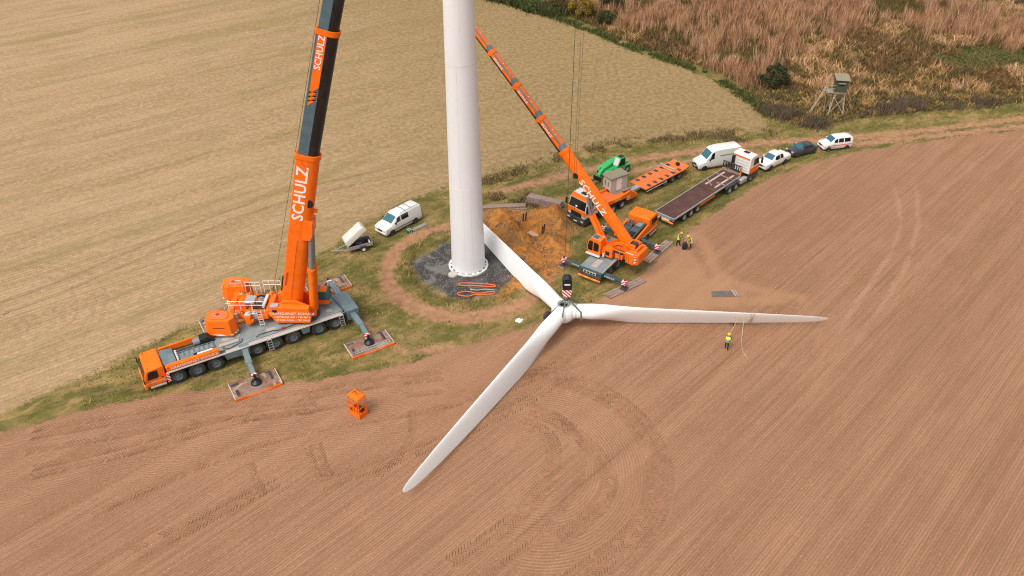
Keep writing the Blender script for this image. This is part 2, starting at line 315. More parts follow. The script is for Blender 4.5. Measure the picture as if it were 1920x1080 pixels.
def vnoise(X, Y, s, seed=0):
    x = X * s + seed * 17.3 + 1000; y = Y * s + seed * 9.1 + 1000; xi = np.floor(x).astype(int); yi = np.floor(y).astype(int); fx = x - xi; fy = y - yi
    fx = fx * fx * (3 - 2 * fx); fy = fy * fy * (3 - 2 * fy); g = lambda a, b: _nt[a % 256, b % 256]
    return (g(xi, yi) * (1 - fx) + g(xi + 1, yi) * fx) * (1 - fy) + (g(xi, yi + 1) * (1 - fx) + g(xi + 1, yi + 1) * fx) * fy
PAD = (-4.45, 69.0)
def ring_r(X, Y): return np.hypot(X - PAD[0], (Y - PAD[1]))
def heights(X, Y):
    z = (vnoise(X, Y, 0.9) + 0.5 * vnoise(X, Y, 2.1, 3) - 0.75) * 0.035
    r = ring_r(X, Y)
    z += 0.28 * np.exp(-((r - 6.5) / 0.55) ** 2) * (0.5 + vnoise(X, Y, 1.6, 5))                       # weedy berm round the pad
    z -= 0.05 * np.exp(-((r - 8.2) / 0.6) ** 2)
    def G(x, y, s, h): return h * np.exp(-((X - x) ** 2 + (Y - y) ** 2) / (s * s)) * (0.7 + 0.6 * vnoise(X, Y, 1.8, 9))
    z += G(4.8, 78.9, 1.0, 1.7) + G(5.2, 76.6, 0.9, 1.2) + G(-1.4, 79.0, 1.1, 1.0) + G(-0.3, 76.4, 1.0, 1.3) + G(1.2, 73.4, 1.2, 1.2) + G(4.4, 73.8, 1.0, 1.1) + G(2.8, 79.3, 1.0, 0.5) + G(0.2, 66.5, 0.9, 0.35)
    u = (X - 2.28) * 0.656 - (Y - 76.5) * 0.755; v = (X - 2.28) * 0.755 + (Y - 76.5) * 0.656           # pit with the slab
    pit = np.clip(1.6 - np.maximum(np.abs(u) / 1.05, np.abs(v) / 0.75), 0, 0.6) / 0.6
    z = z * (1 - pit) - 1.05 * pit
    # no relief right under the machines
    return z
def axis(lo, hi, st, far):
    a = list(np.arange(lo, hi + st / 2, st)); d = st; x = lo; L = []
    while x > -far: d *= 1.35; x -= d; L.append(x)
    d = st; x = hi; Rr = []
    while x < far: d *= 1.35; x += d; Rr.append(x)
    return np.array(L[::-1] + a + Rr)
gx = axis(-100, 100, 0.33, 1450); gy = axis(27, 166, 0.33, 1450)
GX, GY = np.meshgrid(gx, gy); X = GX.ravel(); Y = GY.ravel()
wob = (vnoise(X, Y, 0.5, 1) - 0.5) * 0.9 + (vnoise(X, Y, 1.7, 2) - 0.5) * 0.5
A = {}
A['d_stub'] = sdist(X, Y, STUB) + wob
A['d_plough'] = sdist(X, Y, PLOUGH) + wob * 0.5
A['d_reed'] = sdist(X, Y, REED) + wob
A['d_sand'] = sdist(X, Y, SAND) + wob * 2.2
A['d_pad'] = 5.35 - ring_r(X, Y) + wob * 1.5
A['d_comp'] = np.maximum(sdist(X, Y, COMPACT) + wob * 1.5, 0.55 - np.minimum(seg_dist(X, Y, PATHA), seg_dist(X, Y, PATHB)))
w2 = wob * 0.5
A['d_dirt'] = np.maximum.reduce([0.75 - seg_dist(X, Y, RUT1) + w2, 0.6 - seg_dist(X, Y, RUT2) + w2, 0.35 - seg_dist(X, Y, RUT3) + w2 * 0.8, 0.85 - np.abs(ring_r(X, Y) - 8.25) + w2 - 0.5 * np.clip((X - 1.5) * 0.25, 0, 3)])
A['d_tram'] = np.maximum(0.4 - seg_dist(X, Y, TRAM1), 0.4 - seg_dist(X, Y, TRAM2)) + w2 * 0.5
A['d_line'] = np.maximum.reduce([0.12 - seg_dist(X, Y, q) for q in (LINE1, LINE2)])
A['d_trk'] = np.maximum.reduce([0.42 - seg_dist(X, Y, [tuple(p) for p in q]) for q in SOILTR]) + w2 * 0.3
A['d_strk'] = np.maximum.reduce([0.34 - seg_dist(X, Y, [tuple(p) for p in q]) for q in (TL, offs(TL, 2.1))]) + w2 * 0.3
A['d_vtrk'] = np.maximum.reduce([0.28 - seg_dist(X, Y, q) for q in VERGETR]) + w2 * 0.8
Z = heights(X, Y)
Z -= 0.06 * np.clip(A['d_dirt'] * 2, 0, 1)
nx, ny = len(gx), len(gy)
ii = (np.arange(ny - 1)[:, None] * nx + np.arange(nx - 1)[None, :]).ravel()
F = np.stack([ii, ii + 1, ii + nx + 1, ii + nx], 1)
def fc(k): return A[k][F].mean(1)
cls = np.full(len(F), 6); cls[fc('d_reed') > 0] = 5; cls[fc('d_stub') > 0] = 4; cls[fc('d_plough') > 0] = 3
cls[fc('d_dirt') > 0] = 2; cls[fc('d_sand') > 0] = 1; cls[fc('d_pad') > 0] = 0

def ground_material():
    t = NT('ground'); p = t.geo(); xy = t.sep(p)
    at = {k: t.attr(k) for k in A}
    nb = t.noise(0.35, 4, 0.6, p); nm = t.noise(1.6, 5, 0.6, p); nf = t.noise(7, 4, 0.65, p); nff = t.noise(22, 3, 0.6, p)
    jit = t.math('MULTIPLY', t.math('SUBTRACT', nm, 0.5), 1.3); jf = t.math('MULTIPLY', t.math('SUBTRACT', nf, 0.5), 0.9)
    j = t.math('ADD', jit, jf)
    def mask(k, e=0.35, o=0.0): return t.step(t.math('ADD', at[k], j), -e + o, e + o)
    # grass verge
    gs = t.mapv(p, R(40), (0.25, 1, 1)); ng = t.noise(1.1, 5, 0.62, gs)
    grass = t.mix(t.step(nb, 0.36, 0.66), (0.118, 0.108, 0.026), (0.300, 0.205, 0.078))
    grass = t.mix(t.math('MULTIPLY', t.step(nm, 0.42, 0.68), 0.5), grass, (0.125, 0.115, 0.022))
    grass = t.mix(t.math('MULTIPLY', t.step(nf, 0.5, 0.72), 0.55), grass, (0.36, 0.26, 0.115))
    grass = t.mix(t.math('MULTIPLY', t.step(nff, 0.52, 0.68), 0.65), grass, (0.05, 0.05, 0.014))
    ngb = t.noise(0.8, 5, 0.68, t.mapv(p, R(-35), (0.35, 1, 1)), 0.5)
    grass = t.mix(t.math('MULTIPLY', t.step(ngb, 0.50, 0.62), 0.6), grass, (0.070, 0.072, 0.016))
    grass = t.mix(t.math('MULTIPLY', t.step(ngb, 0.46, 0.36), 0.6), grass, (0.39, 0.235, 0.10))
    grass = t.mix(t.math('MULTIPLY', t.step(t.math('ADD', at['d_vtrk'], t.math('MULTIPLY', j, 0.5)), -0.05, 0.25), 0.6), grass, (0.24, 0.148, 0.075))
    # stubble: strips along the drilling direction
    def rows(c, per): return t.math('MULTIPLY', t.math('ADD', t.math('SINE', t.math('MULTIPLY', c, 2 * math.pi / per)), 1.0), 0.5)
    rows36 = rows(t.math('ADD', t.math('ADD', t.math('MULTIPLY', xy[0], -0.5878), t.math('MULTIPLY', xy[1], 0.809)), t.math('MULTIPLY', nm, 0.1)), 0.5)
    sv = t.mapv(p, R(-36), (0.012, 0.26, 1)); ns = t.noise(1, 4, 0.6, sv, 0.4)
    ns2 = t.noise(1, 5, 0.65, t.mapv(p, R(-36), (0.10, 0.42, 1)), 0.3); ns3 = t.noise(1, 4, 0.65, t.mapv(p, R(-36), (1.6, 5.5, 1)))
    ns4 = t.noise(1, 3, 0.5, t.mapv(p, R(-36), (0.008, 0.11, 1)))
    stub = t.mix(t.step(t.math('ADD', t.math('MULTIPLY', nf, 0.5), t.math('MULTIPLY', nm, 0.5)), 0.40, 0.60), (0.300, 0.190, 0.096), (0.490, 0.325, 0.182))
    stub = t.mix(t.math('MULTIPLY', t.step(ns, 0.36, 0.62), 0.45), stub, (0.52, 0.355, 0.205))
    stub = t.mix(t.math('MULTIPLY', t.step(ns2, 0.46, 0.68), 0.42), stub, (0.265, 0.185, 0.078))
    stub = t.mix(t.math('MULTIPLY', t.step(t.math('ADD', t.math('MULTIPLY', ns4, 0.75), t.math('MULTIPLY', ns2, 0.25)), 0.555, 0.62), 0.42), stub, (0.23, 0.175, 0.06))
    stub = t.mix(t.math('MULTIPLY', t.math('SUBTRACT', 1.0, rows36), 0.28), stub, (0.20, 0.130, 0.06))
    stub = t.mix(t.math('MULTIPLY', t.step(t.math('ADD', at['d_strk'], t.math('MULTIPLY', jf, 0.4)), 0.0, 0.25), 0.35), stub, (0.30, 0.185, 0.105))
    farg = t.math('MULTIPLY', t.step(t.math('ADD', t.math('ADD', xy[0], t.math('MULTIPLY', xy[1], 0.35)), t.math('MULTIPLY', nb, 50)), 5, 75), 0.72)
    nsl = t.noise(1, 4, 0.7, t.mapv(p, R(-36), (0.035, 1.7, 1))); nsg = t.noise(3.4, 5, 0.78, p)
    stub = t.mix(t.math('MULTIPLY', t.step(nsl, 0.46, 0.64), 0.38), stub, (0.245, 0.165, 0.078))
    stub = t.mix(t.math('MULTIPLY', t.step(nsg, 0.50, 0.64), 0.42), stub, (0.235, 0.160, 0.075))
    stub = t.mix(farg, stub, t.mix(t.step(nm, 0.4, 0.62), (0.175, 0.128, 0.040), (0.30, 0.195, 0.092)))
    stub = t.mix(t.math('MULTIPLY', t.step(ns3, 0.5, 0.72), 0.22), stub, (0.225, 0.145, 0.075))
    stub = t.mix(t.math('MULTIPLY', t.step(nff, 0.55, 0.70), 0.5), stub, (0.49, 0.365, 0.24))
    stub = t.mix(t.math('MULTIPLY', t.step(t.noise(13, 3, 0.7, p), 0.56, 0.70), 0.6), stub, (0.15, 0.105, 0.045))
    # harrowed soil: rows at 46 degrees, rows along the headland, rings where the tractor turned
    wobble = t.math('MULTIPLY', nb, 0.2)
    ra = t.math('ADD', t.math('ADD', t.math('MULTIPLY', xy[0], -0.7193), t.math('MULTIPLY', xy[1], 0.6947)), t.math('MULTIPLY', nm, 0.06))
    rb = t.math('ADD', at['d_plough'], wobble)
    dx = t.math('SUBTRACT', xy[0], 2.2); dy = t.math('MULTIPLY', t.math('SUBTRACT', xy[1], 42.3), 0.92)
    rc = t.math('SQRT', t.math('ADD', t.math('MULTIPLY', dx, dx), t.math('MULTIPLY', dy, dy)))
    def rows(c, per): return t.math('MULTIPLY', t.math('ADD', t.math('SINE', t.math('MULTIPLY', c, 2 * math.pi / per)), 1.0), 0.5)
    mh = t.math('MULTIPLY', t.step(t.math('ADD', rb, t.math('MULTIPLY', nb, 5)), 13, 10.5), t.step(t.math('ADD', xy[0], t.math('MULTIPLY', nb, 8)), 14, 8))
    mc = t.math('MULTIPLY', t.math('MULTIPLY', t.step(rc, 8.6, 8.2), t.step(t.math('ADD', rc, t.math('MULTIPLY', nb, 2)), 3.6, 4.4)), t.step(t.math('ADD', xy[0], t.math('MULTIPLY', nb, 3)), 0.5, 2.5))
    hgt = t.math('ADD', t.math('MULTIPLY', rows(ra, 0.21), t.math('SUBTRACT', 1.0, mh)), t.math('MULTIPLY', rows(rb, 0.23), mh))
    hgt = t.math('ADD', t.math('MULTIPLY', hgt, t.math('SUBTRACT', 1.0, mc)), t.math('MULTIPLY', rows(rc, 0.23), mc))
    comp = mask('d_comp', 0.6)
    amp = t.math('MULTIPLY', t.math('MULTIPLY', t.math('SUBTRACT', 1.0, t.math('MULTIPLY', comp, 0.92)), t.step(at['d_trk'], 0.15, -0.05, 0.25, 1.0)), t.step(t.noise(0.16, 3, 0.6, p), 0.25, 0.62, 0.65, 1.0))
    strip = t.noise(1, 4, 0.6, t.mapv(p, R(-46), (0.02, 0.5, 1)))
    soil = t.mix(t.step(t.math('ADD', t.math('MULTIPLY', nb, 0.22), t.math('MULTIPLY', strip, 0.78)), 0.36, 0.64), (0.318, 0.166, 0.094), (0.408, 0.222, 0.131))
    soil = t.mix(t.math('MULTIPLY', t.math('MULTIPLY', t.math('SUBTRACT', 1.0, hgt), amp), 0.55), soil, (0.205, 0.098, 0.052))  # furrow shade put into the soil colour, backing up the weak bump
    strip2 = t.noise(1, 4, 0.7, t.mapv(p, R(-46), (0.07, 3.2, 1))); ngr = t.noise(4.6, 5, 0.75, p); ngr2 = t.noise(9.5, 4, 0.8, t.mapv(p, R(-46), (0.6, 1, 1)))
    soil = t.mix(t.math('MULTIPLY', t.math('MULTIPLY', t.step(strip2, 0.44, 0.62), 0.5), t.math('SUBTRACT', 1.0, t.math('MAXIMUM', t.math('MAXIMUM', comp, mc), t.math('MULTIPLY', mh, 0.7)))), soil, (0.215, 0.105, 0.056))
    soil = t.mix(t.math('MULTIPLY', t.step(ngr, 0.50, 0.64), 0.42), soil, (0.20, 0.098, 0.052))
    soil = t.mix(t.math('MULTIPLY', t.step(ngr2, 0.54, 0.66), 0.55), soil, (0.55, 0.32, 0.20))
    soil = t.mix(t.math('MULTIPLY', t.step(nff, 0.50, 0.66), 0.45), soil, (0.21, 0.10, 0.052))
    soil = t.mix(t.math('MULTIPLY', t.step(nf, 0.56, 0.72), 0.45), soil, (0.52, 0.295, 0.18))
    soil = t.mix(t.math('MULTIPLY', comp, 0.5), soil, (0.37, 0.20, 0.10))
    soil = t.mix(t.math('MULTIPLY', t.step(t.math('ADD', at['d_trk'], t.math('MULTIPLY', jf, 0.5)), 0.0, 0.25), 0.30), soil, (0.27, 0.138, 0.075))
    soil = t.mix(t.math('MULTIPLY', t.math('MULTIPLY', t.step(xy[1], 50, 66), t.step(xy[1], 89, 82)), t.math('MULTIPLY', t.step(t.math('ADD', at['d_tram'], t.math('MULTIPLY', j, 0.5)), 0, 0.4), 0.28)), soil, (0.50, 0.31, 0.20))
    soil = t.mix(t.math('MULTIPLY', t.step(t.math('ADD', at['d_line'], t.math('MULTIPLY', jf, 0.3)), 0, 0.08), 0.6), soil, (0.20, 0.10, 0.055))
    # rough meadow floor, dirt, sand, gravel
    reed = t.mix(t.step(nm, 0.35, 0.65), (0.075, 0.062, 0.022), (0.20, 0.13, 0.05)); reed = t.mix(t.math('MULTIPLY', t.step(nf, 0.45, 0.7), 0.5), reed, (0.06, 0.07, 0.02))
    dirt = t.mix(t.step(nm, 0.3, 0.7), (0.29, 0.148, 0.078), (0.45, 0.235, 0.135)); dirt = t.mix(t.math('MULTIPLY', t.step(nff, 0.5, 0.72), 0.5), dirt, (0.22, 0.12, 0.06))
    dirt = t.mix(t.math('MULTIPLY', t.step(nf, 0.58, 0.7), 0.5), dirt, (0.20, 0.16, 0.06))
    sand = t.mix(t.step(nm, 0.32, 0.66), (0.27, 0.112, 0.030), (0.54, 0.215, 0.050)); sand = t.mix(t.math('MULTIPLY', t.step(nf, 0.54, 0.70), 0.4), sand, (0.19, 0.095, 0.036)); sand = t.mix(t.math('MULTIPLY', t.step(t.noise(0.55, 4, 0.6, p), 0.50, 0.60), 0.65), sand, (0.20, 0.125, 0.06))
    gn = t.noise(0.5, 5, 0.62, p, 1.2)
    grav = t.mix(t.step(gn, 0.42, 0.62), (0.050, 0.046, 0.042), (0.185, 0.172, 0.155)); grav = t.mix(t.math('MULTIPLY', t.step(nff, 0.56, 0.7), 0.6), grav, (0.34, 0.32, 0.3))
    grav = t.mix(t.math('MULTIPLY', t.step(nf, 0.55, 0.72), 0.5), grav, (0.03, 0.028, 0.028))
    grav = t.mix(t.math('MULTIPLY', t.step(nm, 0.6, 0.74), 0.6), grav, (0.20, 0.13, 0.07))
    grav = t.mix(t.math('MULTIPLY', t.step(t.math('ADD', t.math('SUBTRACT', xy[0], t.math('MULTIPLY', xy[1], 0.6)), t.math('MULTIPLY', gn, 8)), -43.5, -40.5), 0.6), grav, (0.052, 0.044, 0.038))
    c = t.mix(mask('d_stub', 0.5), grass, stub); mp = mask('d_plough', 0.22); c = t.mix(mp, c, soil); c = t.mix(mask('d_reed', 0.8), c, reed)
    c = t.mix(t.math('MULTIPLY', mask('d_dirt', 0.4), 0.9), c, dirt); c = t.mix(t.math('MULTIPLY', mask('d_sand', 0.5), 0.93), c, sand); c = t.mix(mask('d_pad', 0.3), c, grav)
    hh = t.math('ADD', t.math('MULTIPLY', t.math('MULTIPLY', t.math('MULTIPLY', hgt, amp), mp), 0.55), t.math('ADD', t.math('MULTIPLY', nf, 0.9), t.math('MULTIPLY', nff, 0.5)))
    t.bump(hh, 0.8, 0.06)
    return t.out(c, 0.95, 0, 0.15)
MG = ground_material()
for ci, nme in enumerate(['gravel_pad', 'sand_ground', 'dirt_track', 'ploughed_field', 'stubble_field', 'meadow', 'grass_verge']):
    f = F[cls == ci]; used, inv = np.unique(f, return_inverse=True); f2 = inv.reshape(f.shape)
    me = bpy.data.meshes.new(nme); me.vertices.add(len(used)); me.vertices.foreach_set('co', np.stack([X[used], Y[used], Z[used]], 1).ravel().astype(np.float32))
    me.loops.add(f2.size); me.loops.foreach_set('vertex_index', f2.ravel().astype(np.int32)); me.polygons.add(len(f2))
    me.polygons.foreach_set('loop_start', np.arange(0, f2.size, 4, dtype=np.int32)); me.polygons.foreach_set('use_smooth', np.ones(len(f2), bool)); me.update()
    for k in A: me.attributes.new(k, 'FLOAT', 'POINT').data.foreach_set('value', A[k][used].astype(np.float32))
    me.materials.append(MG); o = link(nme, me); o['kind'] = 'structure'

# ------------------------------------------------------------------ plants that nobody could count
def foliage_material(name='plants'):
    t = NT(name); c = t.attr('tint', 'Color'); t.b.inputs['Subsurface Weight'].default_value = 0.0
    return t.out(c, 0.8, 0, 0.2)
MF = foliage_material()
def blades(name, px, py, h, w, lean, cols, bend=0.4, z0=None, top=1.2, kind='stuff'):
    """one bent, tapering blade per point: 3 triangles, own tint"""
    n = len(px); a = rng.random(n) * 2 * math.pi; ca, sa = np.cos(a), np.sin(a); la = rng.random(n) * 2 * math.pi; L = lean * (0.3 + rng.random(n)) * h
    lx, ly = np.cos(la) * L, np.sin(la) * L; z = heights(px, py) - 0.03 if z0 is None else z0
    V = np.empty((n, 5, 3))
    for k, (sd, t, ww) in enumerate(((-1, 0, 0.8), (1, 0, 0.8), (-1, 0.55, 1.0), (1, 0.55, 1.0), (0, 1, 0))):
        V[:, k, 0] = px + sd * ca * w * ww / 2 + lx * t ** (1 + bend); V[:, k, 1] = py + sd * sa * w * ww / 2 + ly * t ** (1 + bend); V[:, k, 2] = z + h * (t if t < 1 else 1)
    b = np.arange(n)[:, None] * 5; T = np.concatenate([b + [0, 1, 3], b + [0, 3, 2], b + [2, 3, 4]], 1).reshape(-1, 3)
    C = np.ones((n, 5, 4)); C[:, :, :3] = cols[:, None, :]; C[:, 4, :3] *= top
    return tri_obj(name, V.reshape(-1, 3), T, C.reshape(-1, 4), kind)
def tri_obj(name, V, T, C, kind=None, parent=None, mat=None):
    me = bpy.data.meshes.new(name); me.vertices.add(len(V)); me.vertices.foreach_set('co', V.ravel().astype(np.float32))
    me.loops.add(T.size); me.loops.foreach_set('vertex_index', T.ravel().astype(np.int32)); me.polygons.add(len(T))
    me.polygons.foreach_set('loop_start', np.arange(0, T.size, 3, dtype=np.int32)); me.update()
    me.attributes.new('tint', 'FLOAT_COLOR', 'POINT').data.foreach_set('color', np.clip(C, 0, 1).ravel().astype(np.float32))
    me.materials.append(mat or MF); o = link(name, me, parent)
    if kind: o['kind'] = kind
    return o
def pick(pal, idx, jit=0.22):
    c = np.array(pal)[idx]; return c * (1 + (rng.random((len(idx), 1)) - 0.5) * 2 * jit)
def scatter(n, x0, x1, y0, y1): return rng.uniform(x0, x1, n), rng.uniform(y0, y1, n)
# reeds and rough grass beyond the field
x, y = scatter(400000, -8, 104, 101, 172); d = sdist(x, y, REED)
k = (d > 0.2) & (np.abs(x) < y * 0.66 + 6); x, y, d = x[k], y[k], d[k]
REEDZ = [(3,153),(9,147),(15,139),(22,131.5),(29,124.5),(33,119.5),(37.5,112.5),(40,119),(43,126),(50,131),(58,137),(64,138),(70,135),(77,129),(84,128.5),(89,134),(92,142),(84,152),(76,165),(-6,172)]
rz = sdist(x, y, REEDZ) + (vnoise(x, y, 0.22, 4) - 0.5) * 14
GREENZ = [(64,124),(72,131),(84,130),(98,134),(99,124),(86,122.5),(74,121)]
gz = sdist(x, y, GREENZ) + (vnoise(x, y, 0.3, 6) - 0.5) * 4
n1 = vnoise(x, y, 0.35, 7); n2 = vnoise(x, y, 0.9, 8); n3 = vnoise(x, y, 0.13, 12); n4 = vnoise(x, y, 2.3, 14); n5 = vnoise(x, y, 0.55, 16)
pal = [(0.40,0.21,0.11), (0.52,0.31,0.175), (0.25,0.128,0.06), (0.40,0.235,0.09), (0.34,0.22,0.06), (0.075,0.072,0.022), (0.055,0.085,0.022), (0.13,0.082,0.045), (0.18,0.098,0.04), (0.22,0.15,0.045)]
u = rng.random(len(x)); isr = rz > 0
big = vnoise(x, y, 0.11, 41) * 0.6 + vnoise(x, y, 0.27, 42) * 0.4
gap = isr & ((n5 * 0.5 + n4 * 0.3 + n1 * 0.2 < 0.43) | (big + (n4 - 0.5) * 0.25 < 0.40))
tone = n2 * 0.5 + n4 * 0.3 + u * 0.35
idx = np.where(tone > 0.72, 1, np.where(tone > 0.42, 0, 2)); idx = np.where(gap, np.where(u < 0.45, 5, np.where(u < 0.7, 9, 8)), idx)
v_ = n2 * 0.45 + n4 * 0.3 + n1 * 0.25 + (u - 0.5) * 0.25
gi = np.where(v_ > 0.64, 1, np.where(v_ > 0.53, 3, np.where(v_ > 0.45, 9, np.where(v_ > 0.36, 8, np.where(u < 0.6, 5, 7)))))
gi = np.where((n3 > 0.6) & (u > 0.35), np.where(v_ > 0.45, 8, 7), gi)
idx = np.where(isr, idx, gi); idx = np.where(gz > 0, np.where(u < 0.75, 6, 9), idx)
edge = (d < 5 + 3 * n1) & ~isr & (y < 114); idx = np.where(edge, np.where(v_ > 0.62, 3, np.where(v_ > 0.5, 9, np.where(u < 0.55, 5, 7))), idx)
keep = rng.random(len(x)) < np.where(isr, np.where(gap, 0.6, 0.3 + 0.7 * n2), 0.85)
hh = np.where(isr, rng.uniform(1.2, 2.3, len(x)) * (0.55 + 0.9 * n2), rng.uniform(0.3, 0.9, len(x)) * (0.35 + 1.3 * v_)); hh = np.where(gz > 0, hh * 0.35, hh); hh = np.where(edge, hh * 0.6, hh); hh = np.where(gap, hh * 0.4, hh)
ww = np.where(isr, rng.uniform(0.045, 0.10, len(x)), rng.uniform(0.06, 0.13, len(x)))
ln = np.where(isr, 0.28, 0.9)
q = keep & isr & (gz <= 0); blades('reed_bed', x[q], y[q], hh[q], ww[q], ln[q], pick(pal, idx[q]))
q = keep & ~(isr & (gz <= 0)); blades('meadow_grass', x[q], y[q], hh[q], ww[q], ln[q], pick(pal, idx[q]), 0.6)
# dark green and purple-brown weed strips along the meadow's edge
def strip_pts(line, n, sd):
    L = np.array(line); s = np.hypot(*(L[1:] - L[:-1]).T); c = np.concatenate([[0], np.cumsum(s)]); t = rng.random(n) * c[-1]
    return np.interp(t, c, L[:, 0]) + rng.normal(0, sd, n), np.interp(t, c, L[:, 1]) + rng.normal(0, sd, n)
x, y = strip_pts([(-6,160),(0.5,153.3),(8,146),(14,139.2),(20,130.8),(26.8,123.9),(31,118.5),(34.6,109),(35.5,104.5)], 15000, 0.6)
k = vnoise(x, y, 0.4, 35) + 0.4 * vnoise(x, y, 1.5, 36) > 0.52; x, y = x[k], y[k]; u = rng.random(len(x)); blades('edge_weeds', x, y, rng.uniform(0.15, 0.6, len(x)), rng.uniform(0.06, 0.14, len(x)), np.full(len(x), 0.6), pick([(0.08,0.095,0.024), (0.055,0.08,0.02), (0.18,0.15,0.05)], np.where(u < 0.5, 0, np.where(u < 0.8, 1, 2))))
x, y = strip_pts([(-6.5,160),(-2.5,157),(1.5,153.6),(5,150.2),(8.5,147.4)], 9000, 0.9); u = rng.random(len(x))
blades('edge_thicket', x, y, rng.uniform(0.5, 1.7, len(x)), rng.uniform(0.08, 0.2, len(x)), np.full(len(x), 0.5), pick([(0.055,0.075,0.022), (0.075,0.085,0.028), (0.12,0.10,0.04)], np.where(u < 0.5, 0, np.where(u < 0.8, 1, 2))))
px = []; py = []
for line, n, sd in (([(34.5,110.8),(36.3,107.5),(37.9,104.8),(39.8,103.2),(41.5,102.6)], 7000, 0.9), ([(48.5,107.2),(52,107.6),(57,108.2)], 3200, 1.0), ([(60,108.8),(68,110.2)], 2600, 1.0)):
    a, b = strip_pts(line, n, sd); px.append(a); py.append(b)
x = np.concatenate(px); y = np.concatenate(py); u = rng.random(len(x))
k = vnoise(x, y, 0.45, 31) + 0.4 * vnoise(x, y, 1.4, 32) > 0.62; x, y, u = x[k], y[k], u[k]
blades('purple_weeds', x, y, rng.uniform(0.5, 1.25, len(x)), rng.uniform(0.05, 0.13, len(x)), np.full(len(x), 0.3), pick([(0.13,0.088,0.062), (0.19,0.125,0.085), (0.095,0.085,0.032)], np.where(u < 0.5, 0, np.where(u < 0.8, 1, 2))))
# short grass on the verge, thicker on the berm and along the field edge
x, y = scatter(260000, -55, 100, 38, 125); 
k = (np.abs(x) < y * 0.66 + 3) & (sdist(x, y, PLOUGH) < 0.1) & (sdist(x, y, STUB) < 0.4) & (sdist(x, y, REED) < 0.5); x, y = x[k], y[k]
r = ring_r(x, y); dirt = np.maximum.reduce([0.7 - seg_dist(x, y, RUT1), 0.6 - seg_dist(x, y, RUT2), 0.4 - seg_dist(x, y, RUT3), 0.8 - np.abs(r - 8.25)])
k = (r > 5.6) & (dirt + (vnoise(x, y, 1.5, 3) - 0.5) < 0.05) & (sdist(x, y, SAND) + (vnoise(x, y, 1.1, 4) - 0.5) * 2.0 < -0.1); x, y, r = x[k], y[k], r[k]
g1 = vnoise(x, y, 0.4, 21); g2 = vnoise(x, y, 1.3, 22); u = rng.random(len(x)); s_ = g1 * 0.6 + g2 * 0.4 + (u - 0.5) * 0.35
idx = np.where(s_ < 0.40, 0, np.where(s_ < 0.55, 1, np.where(s_ < 0.68, 2, 3))); hb = np.where((r < 7.3), 3.0, np.where(g2 > 0.62, 1.7, 1.0)); idx = np.where((r < 7.3) & (u < 0.55), np.where(u < 0.3, 2, 4), idx)
blades('verge_grass', x, y, rng.uniform(0.06, 0.20, len(x)) * hb, rng.uniform(0.03, 0.075, len(x)), np.full(len(x), 0.8), pick([(0.075,0.092,0.018), (0.145,0.135,0.032), (0.28,0.20,0.07), (0.40,0.27,0.11), (0.22,0.12,0.045)], idx), 0.5)
# withered weeds along the track and beside the timber
px = []; py = []
for line, n, sd in (([(3.5,91.8),(8,93.9),(13,96.2),(18,97.7),(24,98.9),(31,100.2)], 5200, 0.75), ([(-6,85.5),(-2,87.4),(2,90)], 1500, 0.7), ([(-3.5,82.5),(0,83.3),(2,82.2),(3.2,80.6)], 2600, 0.7), ([(27.5,97.8),(31,99),(34,99.6)], 2500, 0.7)):
    a, b = strip_pts(line, n, sd); px.append(a); py.append(b)
x = np.concatenate(px); y = np.concatenate(py); u = rng.random(len(x))
k = vnoise(x, y, 0.5, 33) + 0.4 * vnoise(x, y, 1.6, 34) > 0.60; x, y, u = x[k], y[k], u[k]
blades('track_weeds', x, y, rng.uniform(0.12, 0.5, len(x)), rng.uniform(0.04, 0.1, len(x)), np.full(len(x), 0.6), pick([(0.20,0.125,0.075), (0.25,0.19,0.06), (0.10,0.10,0.025), (0.28,0.16,0.09)], np.where(u < 0.4, 0, np.where(u < 0.6, 1, np.where(u < 0.85, 2, 3)))))
# clods and stones on gravel and sand
def clods(name, x, y, s0, s1, pal):
    n = len(x); s = rng.uniform(s0, s1, n); a = rng.random(n) * 6.28; z = heights(x, y)
    base = np.array([(1, 0, 0), (-0.5, 0.87, 0), (-0.5, -0.87, 0), (0.1, 0.1, 0.8)]); V = np.empty((n, 4, 3))
    for k in range(4):
        bx, by, bz = base[k]; jx = rng.uniform(0.6, 1.2, n)
        V[:, k, 0] = x + s * jx * (bx * np.cos(a) - by * np.sin(a)); V[:, k, 1] = y + s * jx * (bx * np.sin(a) + by * np.cos(a)); V[:, k, 2] = z + s * bz * jx - 0.01
    b = np.arange(n)[:, None] * 4; T = np.concatenate([b + [0, 1, 3], b + [1, 2, 3], b + [2, 0, 3]], 1).reshape(-1, 3)
    C = np.ones((n, 4, 4)); C[:, :, :3] = pick(pal, rng.integers(0, len(pal), n), 0.3)[:, None, :]
    return tri_obj(name, V.reshape(-1, 3), T, C.reshape(-1, 4), 'stuff')
a = rng.random(9000) * 6.28; r = np.sqrt(rng.random(9000)) * 5.6; clods('gravel', PAD[0] + r * np.cos(a), PAD[1] + r * np.sin(a), 0.02, 0.07, [(0.07,0.067,0.065), (0.2,0.19,0.18), (0.35,0.33,0.31), (0.12,0.11,0.1)])
x, y = scatter(4500, -4, 7, 63, 82); k = sdist(x, y, SAND) > 0; clods('sand_clods', x[k], y[k], 0.03, 0.13, [(0.42,0.165,0.04), (0.26,0.11,0.03), (0.16,0.085,0.035), (0.12,0.07,0.03)])
x, y = scatter(42000, -45, 70, 31, 100); k = (sdist(x, y, PLOUGH) > 0) & (np.abs(x) < y * 0.66 + 3); clods('soil_clods', x[k], y[k], 0.015, 0.06, [(0.55,0.33,0.2), (0.30,0.155,0.085), (0.42,0.22,0.12), (0.6,0.42,0.27)])

